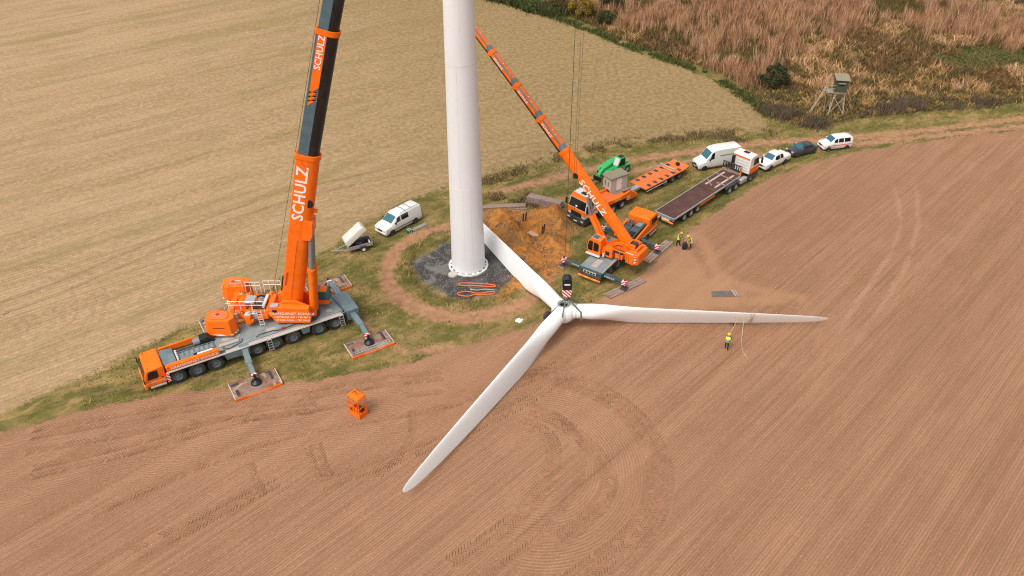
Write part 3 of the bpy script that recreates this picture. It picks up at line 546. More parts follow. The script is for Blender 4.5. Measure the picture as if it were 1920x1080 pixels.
# ------------------------------------------------------------------ tyre tracks pressed into the fields (lug marks as real ridges)
def resample(pts, st):
    P = np.array(pts, float); s = np.hypot(*(P[1:] - P[:-1]).T); c = np.concatenate([[0], np.cumsum(s)])
    # smooth the polyline first (Chaikin)
    for _ in range(3):
        Q = [P[0]]
        for i in range(len(P) - 1): Q += [P[i] * 0.75 + P[i + 1] * 0.25, P[i] * 0.25 + P[i + 1] * 0.75]
        P = np.array(Q + [P[-1]])
    s = np.hypot(*(P[1:] - P[:-1]).T); c = np.concatenate([[0], np.cumsum(s)]); t = np.arange(0, c[-1], st)
    x = np.interp(t, c, P[:, 0]); y = np.interp(t, c, P[:, 1]); dx = np.gradient(x); dy = np.gradient(y); n = np.hypot(dx, dy) + 1e-9
    return x, y, dx / n, dy / n
def track(lines, name, mat, st=0.25, w=0.35, hgt=0.035, thick=0.08, sweep=0.26):
    V = []; T = []; o = 0
    for ln in lines:
        x, y, dx, dy = resample(ln, st)
        for i in range(len(x)):
            if mnoise.noise((x[i] * 0.35, y[i] * 0.35, 0)) < -0.62: continue
            for sd in (-1, 1):
                if rnd.random() < 0.05: continue
                ox, oy = -dy[i] * sd, dx[i] * sd; off = (0 if sd > 0 else st / 2); hh = hgt * rnd.uniform(0.6, 1.2); j = rnd.uniform(-0.02, 0.02)
                def P(a, b, z): return (x[i] + ox * a + dx[i] * (b + off + j), y[i] + oy * a + dy[i] * (b + off + j), z)
                V += [P(0.03, 0, 0), P(0.03, thick, 0), P(w, -sweep, 0), P(w, -sweep + thick, 0), P(0.04, thick / 2, hh), P(w - 0.01, -sweep + thick / 2, hh)]
                T += [(o, o + 4, o + 5, o + 2), (o + 1, o + 3, o + 5, o + 4), (o, o + 1, o + 4), (o + 2, o + 5, o + 3)]; o += 6
    me = bpy.data.meshes.new(name); me.from_pydata(V, [], T); me.materials.append(mat); ob = link(name, me); ob['kind'] = 'stuff'; return ob
M['lug'] = paint('lug_shade_soil', (0.205, 0.103, 0.056), 0.95, dirt=0.65, dirtcol=(0.40, 0.21, 0.12), scale=2, spec=0.1)  # darker colour stands in for the groove shade of the lug marks
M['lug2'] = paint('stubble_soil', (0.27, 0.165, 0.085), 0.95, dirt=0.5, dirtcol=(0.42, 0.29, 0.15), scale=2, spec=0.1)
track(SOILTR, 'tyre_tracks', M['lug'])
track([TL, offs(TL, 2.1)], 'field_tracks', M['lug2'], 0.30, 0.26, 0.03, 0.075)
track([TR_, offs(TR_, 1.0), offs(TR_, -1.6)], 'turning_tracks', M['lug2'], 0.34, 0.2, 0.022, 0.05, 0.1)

# ------------------------------------------------------------------ bushes
def bush(name, loc, rx, rz_, n, pal, label, stems=7, leaf=0.16):
    t = thing(name, label, 'bush', loc); q = MB()
    tips = []
    for i in range(stems):
        a = 6.28 * i / stems + rnd.random(); r = rx * rnd.uniform(0.3, 0.75); top = (math.cos(a) * r, math.sin(a) * r, rz_ * rnd.uniform(0.6, 1.15)); tips.append(top)
        mid = (top[0] * 0.4, top[1] * 0.4, top[2] * 0.5); q.path([(0.1 * math.cos(a), 0.1 * math.sin(a), -0.1), mid, top], lambda i: (0.07, 0.045, 0.015)[i], 5)
        for b in range(3):
            f = rnd.uniform(0.4, 0.9); p = Vector(mid).lerp(Vector(top), f); q.path([p, p + Vector((rnd.uniform(-0.5, 0.5), rnd.uniform(-0.5, 0.5), rnd.uniform(0.2, 0.6))) * rx * 0.5], lambda i: (0.03, 0.01)[i], 4)
    q.build('trunk', wood('bark_' + name, (0.06, 0.045, 0.03), (0.12, 0.09, 0.06)), t)
    # crown: leaf faces gathered in clumps, with gaps between
    nc = 26; cl = []
    for i in range(nc):
        a = rnd.random() * 6.28; v = rnd.uniform(-0.25, 1); r = math.sqrt(max(0, 1 - v * v)) * rnd.uniform(0.45, 1.0)
        cl.append((math.cos(a) * r * rx, math.sin(a) * r * rx, rz_ * (0.45 + 0.5 * v) + rnd.uniform(-0.1, 0.1), rnd.uniform(0.22, 0.42) * rx))
    cl = np.array(cl); ci = rng.integers(0, nc, n); d = rng.normal(0, 1, (n, 3)); d /= np.linalg.norm(d, axis=1)[:, None]
    P = cl[ci, :3] + d * (cl[ci, 3] * rng.random(n) ** 0.4)[:, None]; P[:, 2] = np.maximum(P[:, 2], 0.05)
    a = rng.normal(0, 1, (n, 3)); a /= np.linalg.norm(a, axis=1)[:, None]; b = np.cross(a, rng.normal(0, 1, (n, 3))); b /= np.linalg.norm(b, axis=1)[:, None]; s = rng.uniform(0.5, 1.2, (n, 1)) * leaf
    V = np.stack([P - a * s, P + b * s * 0.5, P + a * s, P - b * s * 0.5], 1).reshape(-1, 3); k = np.arange(n)[:, None] * 4
    T = np.concatenate([k + [0, 1, 2], k + [0, 2, 3]], 1).reshape(-1, 3); C = np.ones((n, 4, 4)); C[:, :, :3] = pick(pal, (ci * 7) % len(pal), 0.3)[:, None, :]
    tri_obj('crown', V, T, C.reshape(-1, 4), None, t); return t
DG = [(0.042,0.052,0.020), (0.062,0.068,0.024), (0.095,0.085,0.034)]
bush('dark_bush', (38.4, 115.6, 0), 1.9, 3.0, 6500, DG, 'round dark green bush standing among the brown reeds left of the hunting stand')
bush('yellow_bush', (12.6, 147.5, 0), 2.3, 3.6, 6500, [(0.34,0.20,0.022), (0.26,0.17,0.03), (0.16,0.13,0.03)], 'yellow autumn bush at the top edge behind the reed strip')
bush('green_bush', (8.3, 150.5, 0), 1.8, 2.4, 5000, [(0.11,0.085,0.03), (0.16,0.10,0.04), (0.07,0.08,0.025)], 'low olive brown bush left of the yellow bush at the top edge')
bush('dark_green_bush', (16.5, 142.8, 0), 1.7, 2.0, 5000, DG, 'dark green bush right of the yellow bush, in a gap in the reeds')
bush('dark_green_bush', (17.9, 150.5, 0), 2.2, 3.0, 5000, DG, 'dark green bush behind the reeds at the top edge, furthest from the verge')
bush('low_green_bush', (3.6, 149.8, 0), 1.5, 1.2, 4500, [(0.05,0.085,0.02), (0.07,0.10,0.025), (0.10,0.11,0.03)], 'low green bush at the corner of the stubble field, left of all other bushes')

# ------------------------------------------------------------------ wind turbine tower
tw = thing('turbine_tower', 'white steel wind turbine tower rising from a grey gravel pad', 'tower', (-4.45, 69.3, 0))
def trad(z): return 1.70 - 0.0148 * z
zs = [0.12, 9.6, 21.6, 34.0, 47.0]
for i in range(4):
    a, b = zs[i], zs[i + 1]; n = 8; q = MB()
    q.lathe([(trad(a + (b - a) * k / n), a + (b - a) * k / n) for k in range(n + 1)], n=72); q.build('tower_section', 'tower', tw)
    r = trad(b); q = MB(); q.lathe([(r - 0.02, b - 0.035), (r + 0.012, b - 0.03), (r + 0.012, b + 0.03), (r - 0.02, b + 0.035)], n=72); q.build('weld_seam', 'seam' if i == 1 else 'tower', tw)
for a, z0, z1 in ((-96, 0.4, 9.5), (-70, 0.4, 9.5), (-104, 9.8, 21.4), (-86, 21.8, 34)):
    r0, r1 = trad(z0), trad(z1); q = MB(); c, s = math.cos(R(a)), math.sin(R(a)); q.bar((c * r0, s * r0, z0), (c * r1, s * r1, z1), 0.03, 0.012, (c, s, 0)); q.build('plate_seam', 'seam', tw)
q = MB(); q.lathe([(1.62, -0.1), (2.02, -0.1), (2.02, 0.10), (1.62, 0.10)], n=18); q.build('base_plate', 'dark', tw)
q = MB(); q.lathe([(1.86, -0.1), (2.04, -0.1), (2.04, 0.16), (1.86, 0.16), (1.86, -0.1)], n=18); q.build('base_ring', 'white', tw)
for i in range(18):
    a = R(20 * i + 4 + (i % 3) * 2); q = MB(TR(0, 0, 0, math.degrees(a))); q.box(1.68, 1.9, -0.12, 0.12, 0.09, 0.17); q.build('ring_bracket', 'white', tw)
q = MB(); q.lathe([(0.001, 0.2), (0.42, 0.19), (0.47, 0.13), (0.47, -0.05)], n=24); o = q.build('manhole_cover', 'concrete'); o.location = (-5.95, 67.6, 0); tag(o, 'round grey shaft cover on the gravel at the foot of the tower', 'cover')

# ------------------------------------------------------------------ rotor: hub and three blades hanging level just above the field
HUB = (4.72, 59.55, 1.75)
ro = thing('turbine_rotor', 'white three-bladed turbine rotor hanging low above the ground beneath the hook', 'rotor', HUB)
q = MB(); prof = [(0.0, -0.95), (0.75, -0.9), (1.05, -0.55), (1.12, 0.0), (1.0, 0.45), (0.78, 0.72), (0.62, 0.78)]
q.lathe(prof, n=36); hubo = q.build('hub', 'blade', ro)
q = MB(); q.lathe([(0.62, 0.775), (0.60, 0.80), (0.42, 0.80), (0.40, 0.775), (0.40, 0.5)], n=30); fl = q.build('bearing_flange', 'alu', ro)
for i in range(18):
    a = 6.283 * i / 18; q = MB(); q.tube((0.51 * math.cos(a), 0.51 * math.sin(a), 0.79), (0.51 * math.cos(a), 0.51 * math.sin(a), 0.825), 0.025, n=6); q.build('bolt', 'dark', fl, 0, 0)
q = MB(); q.lathe([(0.0, 0.55), (0.40, 0.55)], n=24); q.build('shaft_opening', 'black', ro)
BL = 24.1
def blade_mesh():
    # sections along the span: (r, chord, thickness ratio, leading offset as share of chord, twist deg)
    # the blades stand feathered: trailing edge down
    S = [(0.95, 1.36, 1.0, 0.5, 73), (1.6, 1.38, 1.0, 0.5, 73), (2.6, 1.46, 0.90, 0.48, 74), (3.8, 1.80, 0.64, 0.43, 76), (5.2, 2.18, 0.44, 0.38, 76), (6.4, 2.28, 0.36, 0.35, 75), (8.0, 2.24, 0.30, 0.34, 74), (11, 2.06, 0.25, 0.34, 73), (14, 1.86, 0.22, 0.34, 72), (17, 1.64, 0.20, 0.34, 71), (20, 1.34, 0.19, 0.35, 70), (22, 1.06, 0.18, 0.36, 70), (23.2, 0.80, 0.17, 0.38, 70), (23.8, 0.52, 0.16, 0.42, 70), (24.05, 0.26, 0.16, 0.46, 70), (24.12, 0.06, 0.16, 0.5, 70)]
    q = MB(); rings = []; n = 22
    for r, c, th, off, tw_ in S:
        ring = []; circ = min(1, max(0, (th - 0.4) / 0.5))
        for k in range(n):
            a = 2 * math.pi * k / n; x = 0.5 * (1 - math.cos(a)); s = 1 if a < math.pi else -1
            yt = 5 * 0.2 * (0.2969 * math.sqrt(max(x, 0)) - 0.126 * x - 0.3516 * x * x + 0.2843 * x ** 3 - 0.1036 * x ** 4) * s * th * 1.0 / 0.2 * 0.5
            af = ((x - off) * c, yt * c * (1.0 if s > 0 else 0.75)); ci = (-0.5 * math.cos(a) * c, 0.5 * math.sin(a) * c)
            u = af[0] * (1 - circ) + ci[0] * circ; v = af[1] * (1 - circ) + ci[1] * circ; tt = R(tw_)
            ring.append((r, u * math.cos(tt) + v * math.sin(tt), -u * math.sin(tt) + v * math.cos(tt)))
        rings.append(ring)
    return q.loft(rings)
bm_ = blade_mesh().mesh('blade', 50); bm_.materials.append(M['blade'])
for i, a in enumerate((-1.6, 118.4, 238.6)):
    b = link('blade', bm_, ro); b.rotation_euler = (0, R(1.0), R(a)); b.location = (0, 0, 0)
    T = TR(0, 0, 0); q = MB(); q.lathe([(0.64, 1.10), (0.688, 1.105), (0.688, 1.13), (0.64, 1.135)], ax='x', n=36); q.build('root_joint', 'rimgrey', b)
    q = MB(); q.lathe([(0.70, 0.5), (0.72, 0.6), (0.72, 1.02), (0.69, 1.06), (0.6, 1.07)], ax='x', n=36); q.build('root_collar', 'blade', b)
    if i == 0:
        for xx in (17.0, 17.25):
            ct, st_ = math.cos(R(71)), math.sin(R(71)); pts = [(0.86 * math.cos(t) + 0.26, 0.19 * math.sin(t)) for t in np.linspace(0, 6.283, 20, endpoint=False)]
            q = MB(); q.loft([[(xx + e, u * ct + v * st_, -u * st_ + v * ct) for u, v in pts] for e in (0, 0.04)]); q.build('tag_line_band', 'cord', b)
q = MB(); q.lathe([(0.001, -0.2), (0.36, -0.2), (0.46, -0.1), (0.46, 0.1), (0.36, 0.2), (0.001, 0.2)], ax='y', n=24)
o = thing('spare_tyre', 'black tyre with pale centre standing beside the rotor hub', 'tyre', (3.3, 60.4, 0.0), 40)
q.T = Matrix(); b = q.build('tyre', 'rubber', o); b.location = (0, 0, 0.46)
q = MB(); q.lathe([(0.001, -0.24), (0.16, -0.23), (0.18, -0.18)], ax='y', n=16); b = q.build('rim', 'white', o); b.location = (0, 0, 0.46)
# hook block on its four falls of rope
hk = thing('hook_block', 'black hook block with red and white stripes hanging above the rotor hub', 'hook block', (4.9, 59.35, 0))
q = MB(); q.prism([(-0.36, 4.3), (0.36, 4.3), (0.44, 4.7), (0.40, 5.35), (0.22, 5.72), (-0.22, 5.72), (-0.40, 5.35), (-0.44, 4.7)], 'y', -0.42, 0.42); q.build('sheave_housing', 'black', hk, 0.04)
for yy in (-0.26, 0, 0.26): q = MB(); q.lathe([(0.1, -0.06), (0.43, -0.06), (0.40, 0), (0.43, 0.06), (0.1, 0.06)], (0, yy, 5.35), 'y', 24); q.build('sheave', 'dark', hk)
q = MB(); q.prism([(-0.42, 4.25), (-0.30, 3.78), (0.30, 3.78), (0.42, 4.25), (0.42, 4.5), (-0.42, 4.5)], 'y', -0.47, 0.47); q.build('striped_cheek', 'stripe', hk)
q = MB(); q.path([(0, 0, 3.85), (0, 0, 3.55), (0.16, 0, 3.42), (0.22, 0, 3.25), (0.1, 0, 3.08), (-0.1, 0, 3.08), (-0.2, 0, 3.2)], 0.075, 8); q.build('hook', 'dark', hk)
q = MB(); q.box(-0.25, 0.25, -0.435, -0.425, 5.05, 5.2); q.build('name_plate', 'letter', hk)
for (xx, yy) in ((-0.30, -0.2), (0.10, -0.3), (0.30, 0.1), (-0.28, 0.3)):
    q = MB(); q.tube((xx, yy, 5.4), (xx * 1.2, yy, 86.5), 0.012, n=6); q.build('wire_rope', 'rope', hk)
def sling(pts, w, label):
    q = MB()
    for a, b in zip(pts[:-1], pts[1:]): q.bar(a, b, w, 0.03, (0.2, -1, 0.3))
    o = q.build('lifting_sling', 'sling'); return tag(o, label, 'sling', 'green slings from hook to rotor')
hx, hy, hz = 4.9, 59.35, 3.3
sling([(hx + 0.12, hy, hz), (6.25, 58.85, 2.1), (6.3, 58.7, 1.3)], 0.15, 'broad green sling from the hook to the root of the right-pointing blade, front strand')
sling([(hx + 0.14, hy + 0.1, hz), (6.15, 60.1, 2.2), (6.2, 60.25, 1.6)], 0.10, 'green sling from the hook to the back of the right-pointing blade root')
sling([(hx - 0.05, hy - 0.1, hz), (4.55, 58.2, 2.35), (4.5, 58.0, 1.6)], 0.11, 'green sling from the hook to the root of the blade pointing at the viewer')
sling([(hx - 0.12, hy, hz), (3.6, 58.8, 2.2), (3.45, 58.7, 1.7)], 0.07, 'thin green sling from the hook to the left side of the rotor hub')

# ------------------------------------------------------------------ boom helper: telescopic section with bright upper shell and dark rounded underside
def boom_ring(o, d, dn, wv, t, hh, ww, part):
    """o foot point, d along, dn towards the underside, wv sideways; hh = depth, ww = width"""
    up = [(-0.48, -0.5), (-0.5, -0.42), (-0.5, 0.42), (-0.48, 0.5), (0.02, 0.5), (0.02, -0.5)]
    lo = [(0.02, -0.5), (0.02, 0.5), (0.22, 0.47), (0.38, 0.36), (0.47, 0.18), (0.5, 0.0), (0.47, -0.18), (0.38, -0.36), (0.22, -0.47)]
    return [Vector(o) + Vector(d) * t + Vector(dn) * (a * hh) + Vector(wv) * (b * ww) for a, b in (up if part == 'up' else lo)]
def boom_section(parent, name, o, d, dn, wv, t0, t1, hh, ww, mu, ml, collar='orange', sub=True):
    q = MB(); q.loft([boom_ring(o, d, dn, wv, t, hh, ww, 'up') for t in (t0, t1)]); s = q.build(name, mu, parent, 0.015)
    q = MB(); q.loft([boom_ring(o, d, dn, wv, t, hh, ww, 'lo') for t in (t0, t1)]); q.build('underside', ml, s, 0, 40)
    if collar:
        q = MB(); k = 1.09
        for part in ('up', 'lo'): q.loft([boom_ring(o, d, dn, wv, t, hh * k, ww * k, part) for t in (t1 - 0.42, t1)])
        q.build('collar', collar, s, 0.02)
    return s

# ------------------------------------------------------------------ the large eight-axle crane
C1 = thing('mobile_crane', 'large eight-axle orange and grey mobile crane with near-vertical boom beside the tower', 'crane', (-28.97, 53.01, 0), 30.77)
def P1(name, mat, f, bev=0.02, parent=None):
    q = MB(); f(q); return q.build(name, mat, parent or C1, bev)
P1('chassis', 'dark', lambda q: q.box(-1.0, 16.0, -0.75, 0.75, 0.62, 1.5), 0.03)
AX1 = [0.0, 1.59, 3.18, 6.83, 8.41, 10.06, 12.47, 14.04]
for x in AX1:
    for s in (-1, 1): wheel(C1, x, s * 1.2, 0.69, 0.46, s)
# carrier body: deck, walkway edges, side lockers, wheel cover strips
deck = P1('deck', 'deck', lambda q: q.box(3.3, 15.2, -1.12, 1.12, 1.52, 1.66))
for s in (-1, 1):
    P1('walkway', 'antislip', lambda q: q.box(4.2, 14.75, min(s * 1.13, s * 1.5), max(s * 1.13, s * 1.5), 1.50, 1.60))
    P1('edge_strip', 'letter', lambda q: q.box(-0.75, 14.8, min(s * 1.505, s * 1.54), max(s * 1.505, s * 1.54), 1.47, 1.61), 0)
    P1('wheel_cover', 'steel', lambda q: q.box(-0.72, 15.0, min(s * 1.0, s * 1.49), max(s * 1.0, s * 1.49), 1.40, 1.49))
    P1('side_locker', 'steel', lambda q: q.prism([(3.98, 1.39), (4.12, 0.8), (5.5, 0.72), (5.5, 1.39)], 'y', s * 1.02, s * 1.5))
    P1('side_locker', 'steel', lambda q: q.prism([(10.85, 1.39), (10.95, 0.78), (11.55, 0.78), (11.7, 1.39)], 'y', s * 1.02, s * 1.49))
    for (a, b) in ((5.6, 0.36), (7.6, 0.3), (13.2, 0.36)):
        P1('fender_flap', 'dark', lambda q: q.box(a + 0.02, a + 0.10, min(s * 1.0, s * 1.45), max(s * 1.0, s * 1.45), 0.75, 1.39), 0)
for (x0, x1, y0, y1) in ((4.3, 5.9, 0.0, 0.55), (8.0, 8.9, -0.65, -0.2), (9.9, 10.9, -0.75, -0.3), (13.6, 14.2, -0.75, -0.3)):
    q = MB(); n = 16; cx, cy = (x0 + x1) / 2, (y0 + y1) / 2; rr = (y1 - y0) / 2; pts = [(cx + (x1 - x0 - 2 * rr) / 2 * (1 if math.cos(t) > 0 else -1) + rr * math.cos(t), cy + rr * math.sin(t)) for t in np.linspace(0.01, 6.29, n, endpoint=False)]
    q.prism(pts, 'z', 1.655, 1.668); q.build('antislip_patch', 'antislip', deck)
q = MB(); q.path([(7.0, -0.95, 1.72), (7.3, -0.75, 1.76), (8.6, -0.78, 1.74), (8.9, -0.98, 1.74), (11.3, -0.95, 1.74)], 0.035); q.build('hydraulic_hose', 'dark', deck)
q = MB(); q.path([(4.2, -0.75, 1.72), (4.1, -1.05, 1.72), (4.6, -1.2, 1.7), (5.7, -0.9, 1.72), (5.9, -0.5, 1.72)], 0.03); q.build('hydraulic_hose', 'dark', deck)
P1('tool_box', 'red', lambda q: q.box(9.3, 9.55, -1.05, -0.85, 1.66, 1.86))
P1('plank_tray', 'antislip', lambda q: q.box(3.9, 5.6, -0.72, -0.35, 1.67, 1.80))
# cab at the front, looking to the lower left
cabT = [(-2.58, 0.55), (-2.62, 1.18), (-2.40, 2.0), (-2.22, 2.24), (-0.98, 2.30), (-0.88, 2.2), (-0.88, 0.62)]
cab = P1('driver_cab', 'orange', lambda q: q.prism(cabT, 'y', -1.36, 1.36), 0.06)
P1('bumper', 'orange', lambda q: q.box(-2.72, -2.5, -1.4, 1.4, 0.38, 0.85), 0.04, cab)
P1('windscreen', 'glassdark', lambda q: q.loft([[(-2.635, -1.25, 1.2), (-2.635, 1.25, 1.2), (-2.40, 1.2, 2.06), (-2.40, -1.2, 2.06)], [(-2.60, -1.25, 1.19), (-2.60, 1.25, 1.19), (-2.37, 1.2, 2.05), (-2.37, -1.2, 2.05)]]), 0, cab)
for s in (-1, 1):
    P1('side_window', 'glassdark', lambda q: q.prism([(-2.35, 1.28), (-2.22, 1.92), (-2.05, 2.08), (-1.45, 2.08), (-1.42, 1.4), (-1.6, 1.25)], 'y', s * 1.355, s * 1.37), 0.0, cab)
    P1('cab_step', 'alu', lambda q: q.box(-2.3, -1.0, min(s * 1.25, s * 1.5), max(s * 1.25, s * 1.5), 0.42, 0.56), 0.02, cab)
    P1('mirror', 'black', lambda q: (q.tube((-2.45, s * 1.36, 1.2), (-2.6, s * 1.62, 1.3), 0.02), q.box(-2.68, -2.58, s * 1.62 - 0.1, s * 1.62 + 0.1, 1.2, 1.7)), 0, cab)
    P1('striped_panel', 'stripe', lambda q: q.box(-0.87, -0.62, min(s * 1.1, s * 1.46), max(s * 1.1, s * 1.46), 0.5, 1.38), 0)
    P1('headlamp', 'lamp', lambda q: q.box(-2.735, -2.71, s * 1.1 - 0.22, s * 1.1 + 0.22, 0.52, 0.7), 0, cab)
    P1('beacon', 'amber', lambda q: q.tube((-2.15, s * 1.1, 2.28), (-2.15, s * 1.1, 2.42), 0.06), 0, cab)
P1('door_handle', 'black', lambda q: q.box(-1.25, -1.1, -1.385, -1.36, 1.2, 1.27), 0, cab)
text('KRANDIENST SCHULZ', 0.14, 'letter', cab, frame((-1.75, -1.366, 0.92), (1, 0, 0), (0, -1, 0)))
# engine bay and catwalk behind the cab
P1('engine_cover', 'steel', lambda q: q.prism([(-0.84, 1.5), (-0.84, 2.12), (0.25, 2.02), (0.32, 1.5)], 'y', -1.02, 1.05), 0.04)
P1('engine_floor', 'dark', lambda q: q.box(0.33, 3.28, -1.1, 1.1, 1.42, 1.52))
gr = P1('catwalk', 'steel', lambda q: (q.box(0.5, 3.6, -0.42, -0.36, 1.72, 1.80), q.box(0.5, 3.6, 0.36, 0.42, 1.72, 1.80)), 0)
for i in range(8): P1('catwalk_rung', 'steel', lambda q: q.box(0.52 + i * 0.42, 0.60 + i * 0.42, -0.36, 0.36, 1.73, 1.79), 0, gr)
P1('catwalk_plate', 'deck', lambda q: q.box(0.5, 3.6, -0.35, 0.35, 1.66, 1.69), 0, gr)
P1('spring_bank', 'letter', lambda q: [q.tube((0.42, y, 1.62), (0.42, y + 0.12, 1.98), 0.09) for y in (-0.75, -0.45, -0.15, 0.15, 0.45)], 0)
P1('control_box', 'steel', lambda q: q.box(0.6, 1.7, -1.0, -0.5, 1.53, 1.9))
P1('white_tank', 'letter', lambda q: q.box(2.0, 3.3, -1.0, -0.55, 1.53, 1.85))
P1('silencer', 'chrome', lambda q: q.tube((2.0, 0.85, 1.95), (2.55, 0.85, 1.95), 0.33, n=18), 0)
P1('cooling_unit', 'black', lambda q: q.prism([(2.62, 1.53), (2.62, 2.28), (3.3, 2.3), (3.75, 1.95), (3.75, 1.53)], 'y', 0.5, 1.28), 0.04)
for s in (-1, 1):
    fp = P1('side_fairing', 'orange', lambda q: q.prism([(s * 1.5, 1.63), (s * 1.46, 2.08), (s * 1.30, 2.22), (s * 1.18, 2.2), (s * 1.18, 1.63)], 'x', -0.75, 3.7 if s < 0 else 2.2), 0.04)
    if s < 0: [text(w_, 0.34, 'letter', fp, frame((x_, -1.492, 1.84), (1, 0, 0), (0, -1, 0.09)), sx=1.12) for w_, x_ in (('KRANDIENST', 0.80), ('SCHULZ', 2.83))]
# rear outrigger box, front outrigger box and their four arms
for x, rear in ((5.75, False), (15.75, True)):
    P1('outrigger_box', 'steel', lambda q: q.box(x - (0.42 if not rear else 0.6), x + (0.42 if not rear else 0.62), -1.52, 1.52, 0.62, 1.72 if rear else 1.63), 0.03)
    for s in (-1, 1):
        x2 = x + (-0.18 if not rear else 0.1)
        arm = P1('outrigger_arm', 'steel', lambda q: (q.bar((x, s * 1.5, 1.15), (x2, s * 3.3, 0.98), 0.52, 0.46), q.bar((x2, s * 3.28, 0.98), (x2 - 0.05, s * 4.75, 0.85), 0.40, 0.36)), 0.03)
        P1('arm_stripes', 'stripe', lambda q: q.bar((x2 - 0.05, s * 4.62, 0.86), (x2 - 0.06, s * 4.9, 0.85), 0.43, 0.42), 0, arm)
        P1('support_leg', 'black', lambda q: (q.tube((x2 - 0.06, s * 5.02, 0.5), (x2 - 0.06, s * 5.02, 1.15), 0.13), q.lathe([(0.001, 0.62), (0.12, 0.6), (0.22, 0.5), (0.42, 0.42), (0.46, 0.36), (0.46, 0.26)], (x2 - 0.06, s * 5.02, 0), n=20), q.box(x2 - 0.3, x2 + 0.18, s * 5.02 - 0.05, s * 5.02 + 0.05, 0.34, 0.5)), 0, arm)
P1('deck_plate', 'steel', lambda q: q.box(14.78, 15.12, -1.5, 1.5, 1.60, 1.69))
P1('rear_lamp_bar', 'redlamp', lambda q: q.box(16.38, 16.44, -1.3, 1.3, 0.8, 0.95), 0)
P1('rear_cable', 'black', lambda q: q.path([(14.9, -1.3, 1.75), (15.05, -1.5, 1.5), (15.0, -1.56, 1.1), (15.1, -1.5, 0.8)], 0.09), 0)
P1('rear_cable', 'black', lambda q: q.path([(14.75, 1.3, 1.9), (14.9, 0.2, 1.78), (15.0, -1.3, 1.76)], 0.035), 0)
for x in (7.72, 14.42):
    L = P1('side_ladder', 'alu', lambda q: [q.bar((x + d, -1.57, 1.6), (x + d + 0.04, -1.72, 0.35), 0.05) for d in (0, 0.38)], 0)
    for k in range(5): P1('rung', 'alu', lambda q: q.bar((x + 0.01, -1.58 - k * 0.03, 1.45 - k * 0.25), (x + 0.4, -1.58 - k * 0.03, 1.45 - k * 0.25), 0.045), 0, L)
# upper structure: faces world +X, so it is turned against the carrier
SX = 11.9; U1 = TR(SX, 0, 0, -30.77)
def Q1(name, mat, f, bev=0.02, parent=None):
    q = MB(U1); f(q); return q.build(name, mat, parent or C1, bev)
Q1('slewing_ring', 'dark', lambda q: q.tube((0, 0, 1.64), (0, 0, 1.95), 1.25, n=40), 0)
sup = Q1('turntable', 'orange', lambda q: (q.box(-2.9, 1.0, -0.62, 0.62, 1.92, 2.35), q.prism([(-2.7, 2.2), (0.9, 2.2), (0.6, 3.3), (-0.5, 3.9), (-1.6, 3.9), (-2.4, 3.1)], 'y', 0.72, 0.95), q.prism([(-2.7, 2.2), (0.9, 2.2), (0.6, 3.3), (-0.5, 3.9), (-1.6, 3.9), (-2.4, 3.1)], 'y', -0.95, -0.72)), 0.03)
pn = Q1('side_housing', 'orange', lambda q: q.prism([(-2.35, 1.96), (0.72, 1.94), (0.84, 2.25), (0.78, 3.55), (-2.65, 3.72), (-2.75, 3.0)], 'y', -1.62, -1.0), 0.05)
TX = lambda zz: U1 @ frame((-0.75, -1.628, zz), (1, 0, -0.015), (0, -1, 0))
for s_, zz, sz in (('KRANDIENST SCHULZ', 3.0, 0.34), ('HAMBURG 040 - 736 960 0', 2.62, 0.26), ('STADE 04141 - 780 204 0', 2.27, 0.26)): text(s_, sz, 'letter', pn, TX(zz), sx=1.12 if sz > 0.3 else 1.02)
Q1('louvre', 'black', lambda q: q.box(-2.45, -2.05, -1.632, -1.61, 3.15, 3.42), 0, pn)
Q1('housing_roof', 'alu', lambda q: q.box(-2.6, -1.9, -1.55, -1.05, 3.72, 3.80), 0.02, pn)
Q1('far_housing', 'orange', lambda q: q.prism([(-2.4, 1.96), (0.72, 1.94), (0.8, 3.2), (-2.6, 3.3)], 'y', 1.0, 1.6), 0.05)
Q1('operator_cab', 'orange', lambda q: q.prism([(0.75, 1.95), (1.9, 2.0), (2.15, 2.6), (1.8, 3.5), (0.75, 3.55)], 'y', 1.05, 1.95), 0.05)
Q1('cab_glazing', 'glass', lambda q: q.prism([(1.0, 2.55), (1.95, 2.5), (2.17, 2.62), (1.83, 3.42), (1.0, 3.45)], 'y', 1.03, 1.98), 0.0)
Q1('cab_roof_pane', 'blue', lambda q: q.box(0.5, 1.15, 1.1, 1.9, 3.56, 3.62), 0)
# rear frame with winches, walkway and rails
rf = Q1('rear_frame', 'orange', lambda q: (q.box(-6.6, -2.6, -0.95, -0.62, 2.2, 2.75), q.box(-6.6, -2.6, 0.62, 0.95, 2.2, 2.75), q.box(-6.7, -6.2, -2.3, 2.3, 2.35, 2.95), q.box(-3.2, -2.7, -1.2, 1.2, 2.3, 3.1), q.box(-4.95, -4.6, -1.35, 1.35, 2.3, 2.7)), 0.03)
for x in (-5.6, -3.9):
    Q1('winch_drum', 'dark' if x > -5 else 'orange', lambda q: (q.tube((x, -0.6, 2.95), (x, 0.6, 2.95), 0.38, n=24), q.tube((x, -0.62, 2.95), (x, -0.55, 2.95), 0.52, n=24), q.tube((x, 0.55, 2.95), (x, 0.62, 2.95), 0.52, n=24)), 0)
Q1('winch_cover', 'alu', lambda q: q.box(-5.25, -4.35, -0.55, 0.55, 3.3, 3.42))
Q1('rope_spool', 'chrome', lambda q: q.tube((-3.9, -0.4, 2.95), (-3.9, 0.4, 2.95), 0.44, n=24), 0)
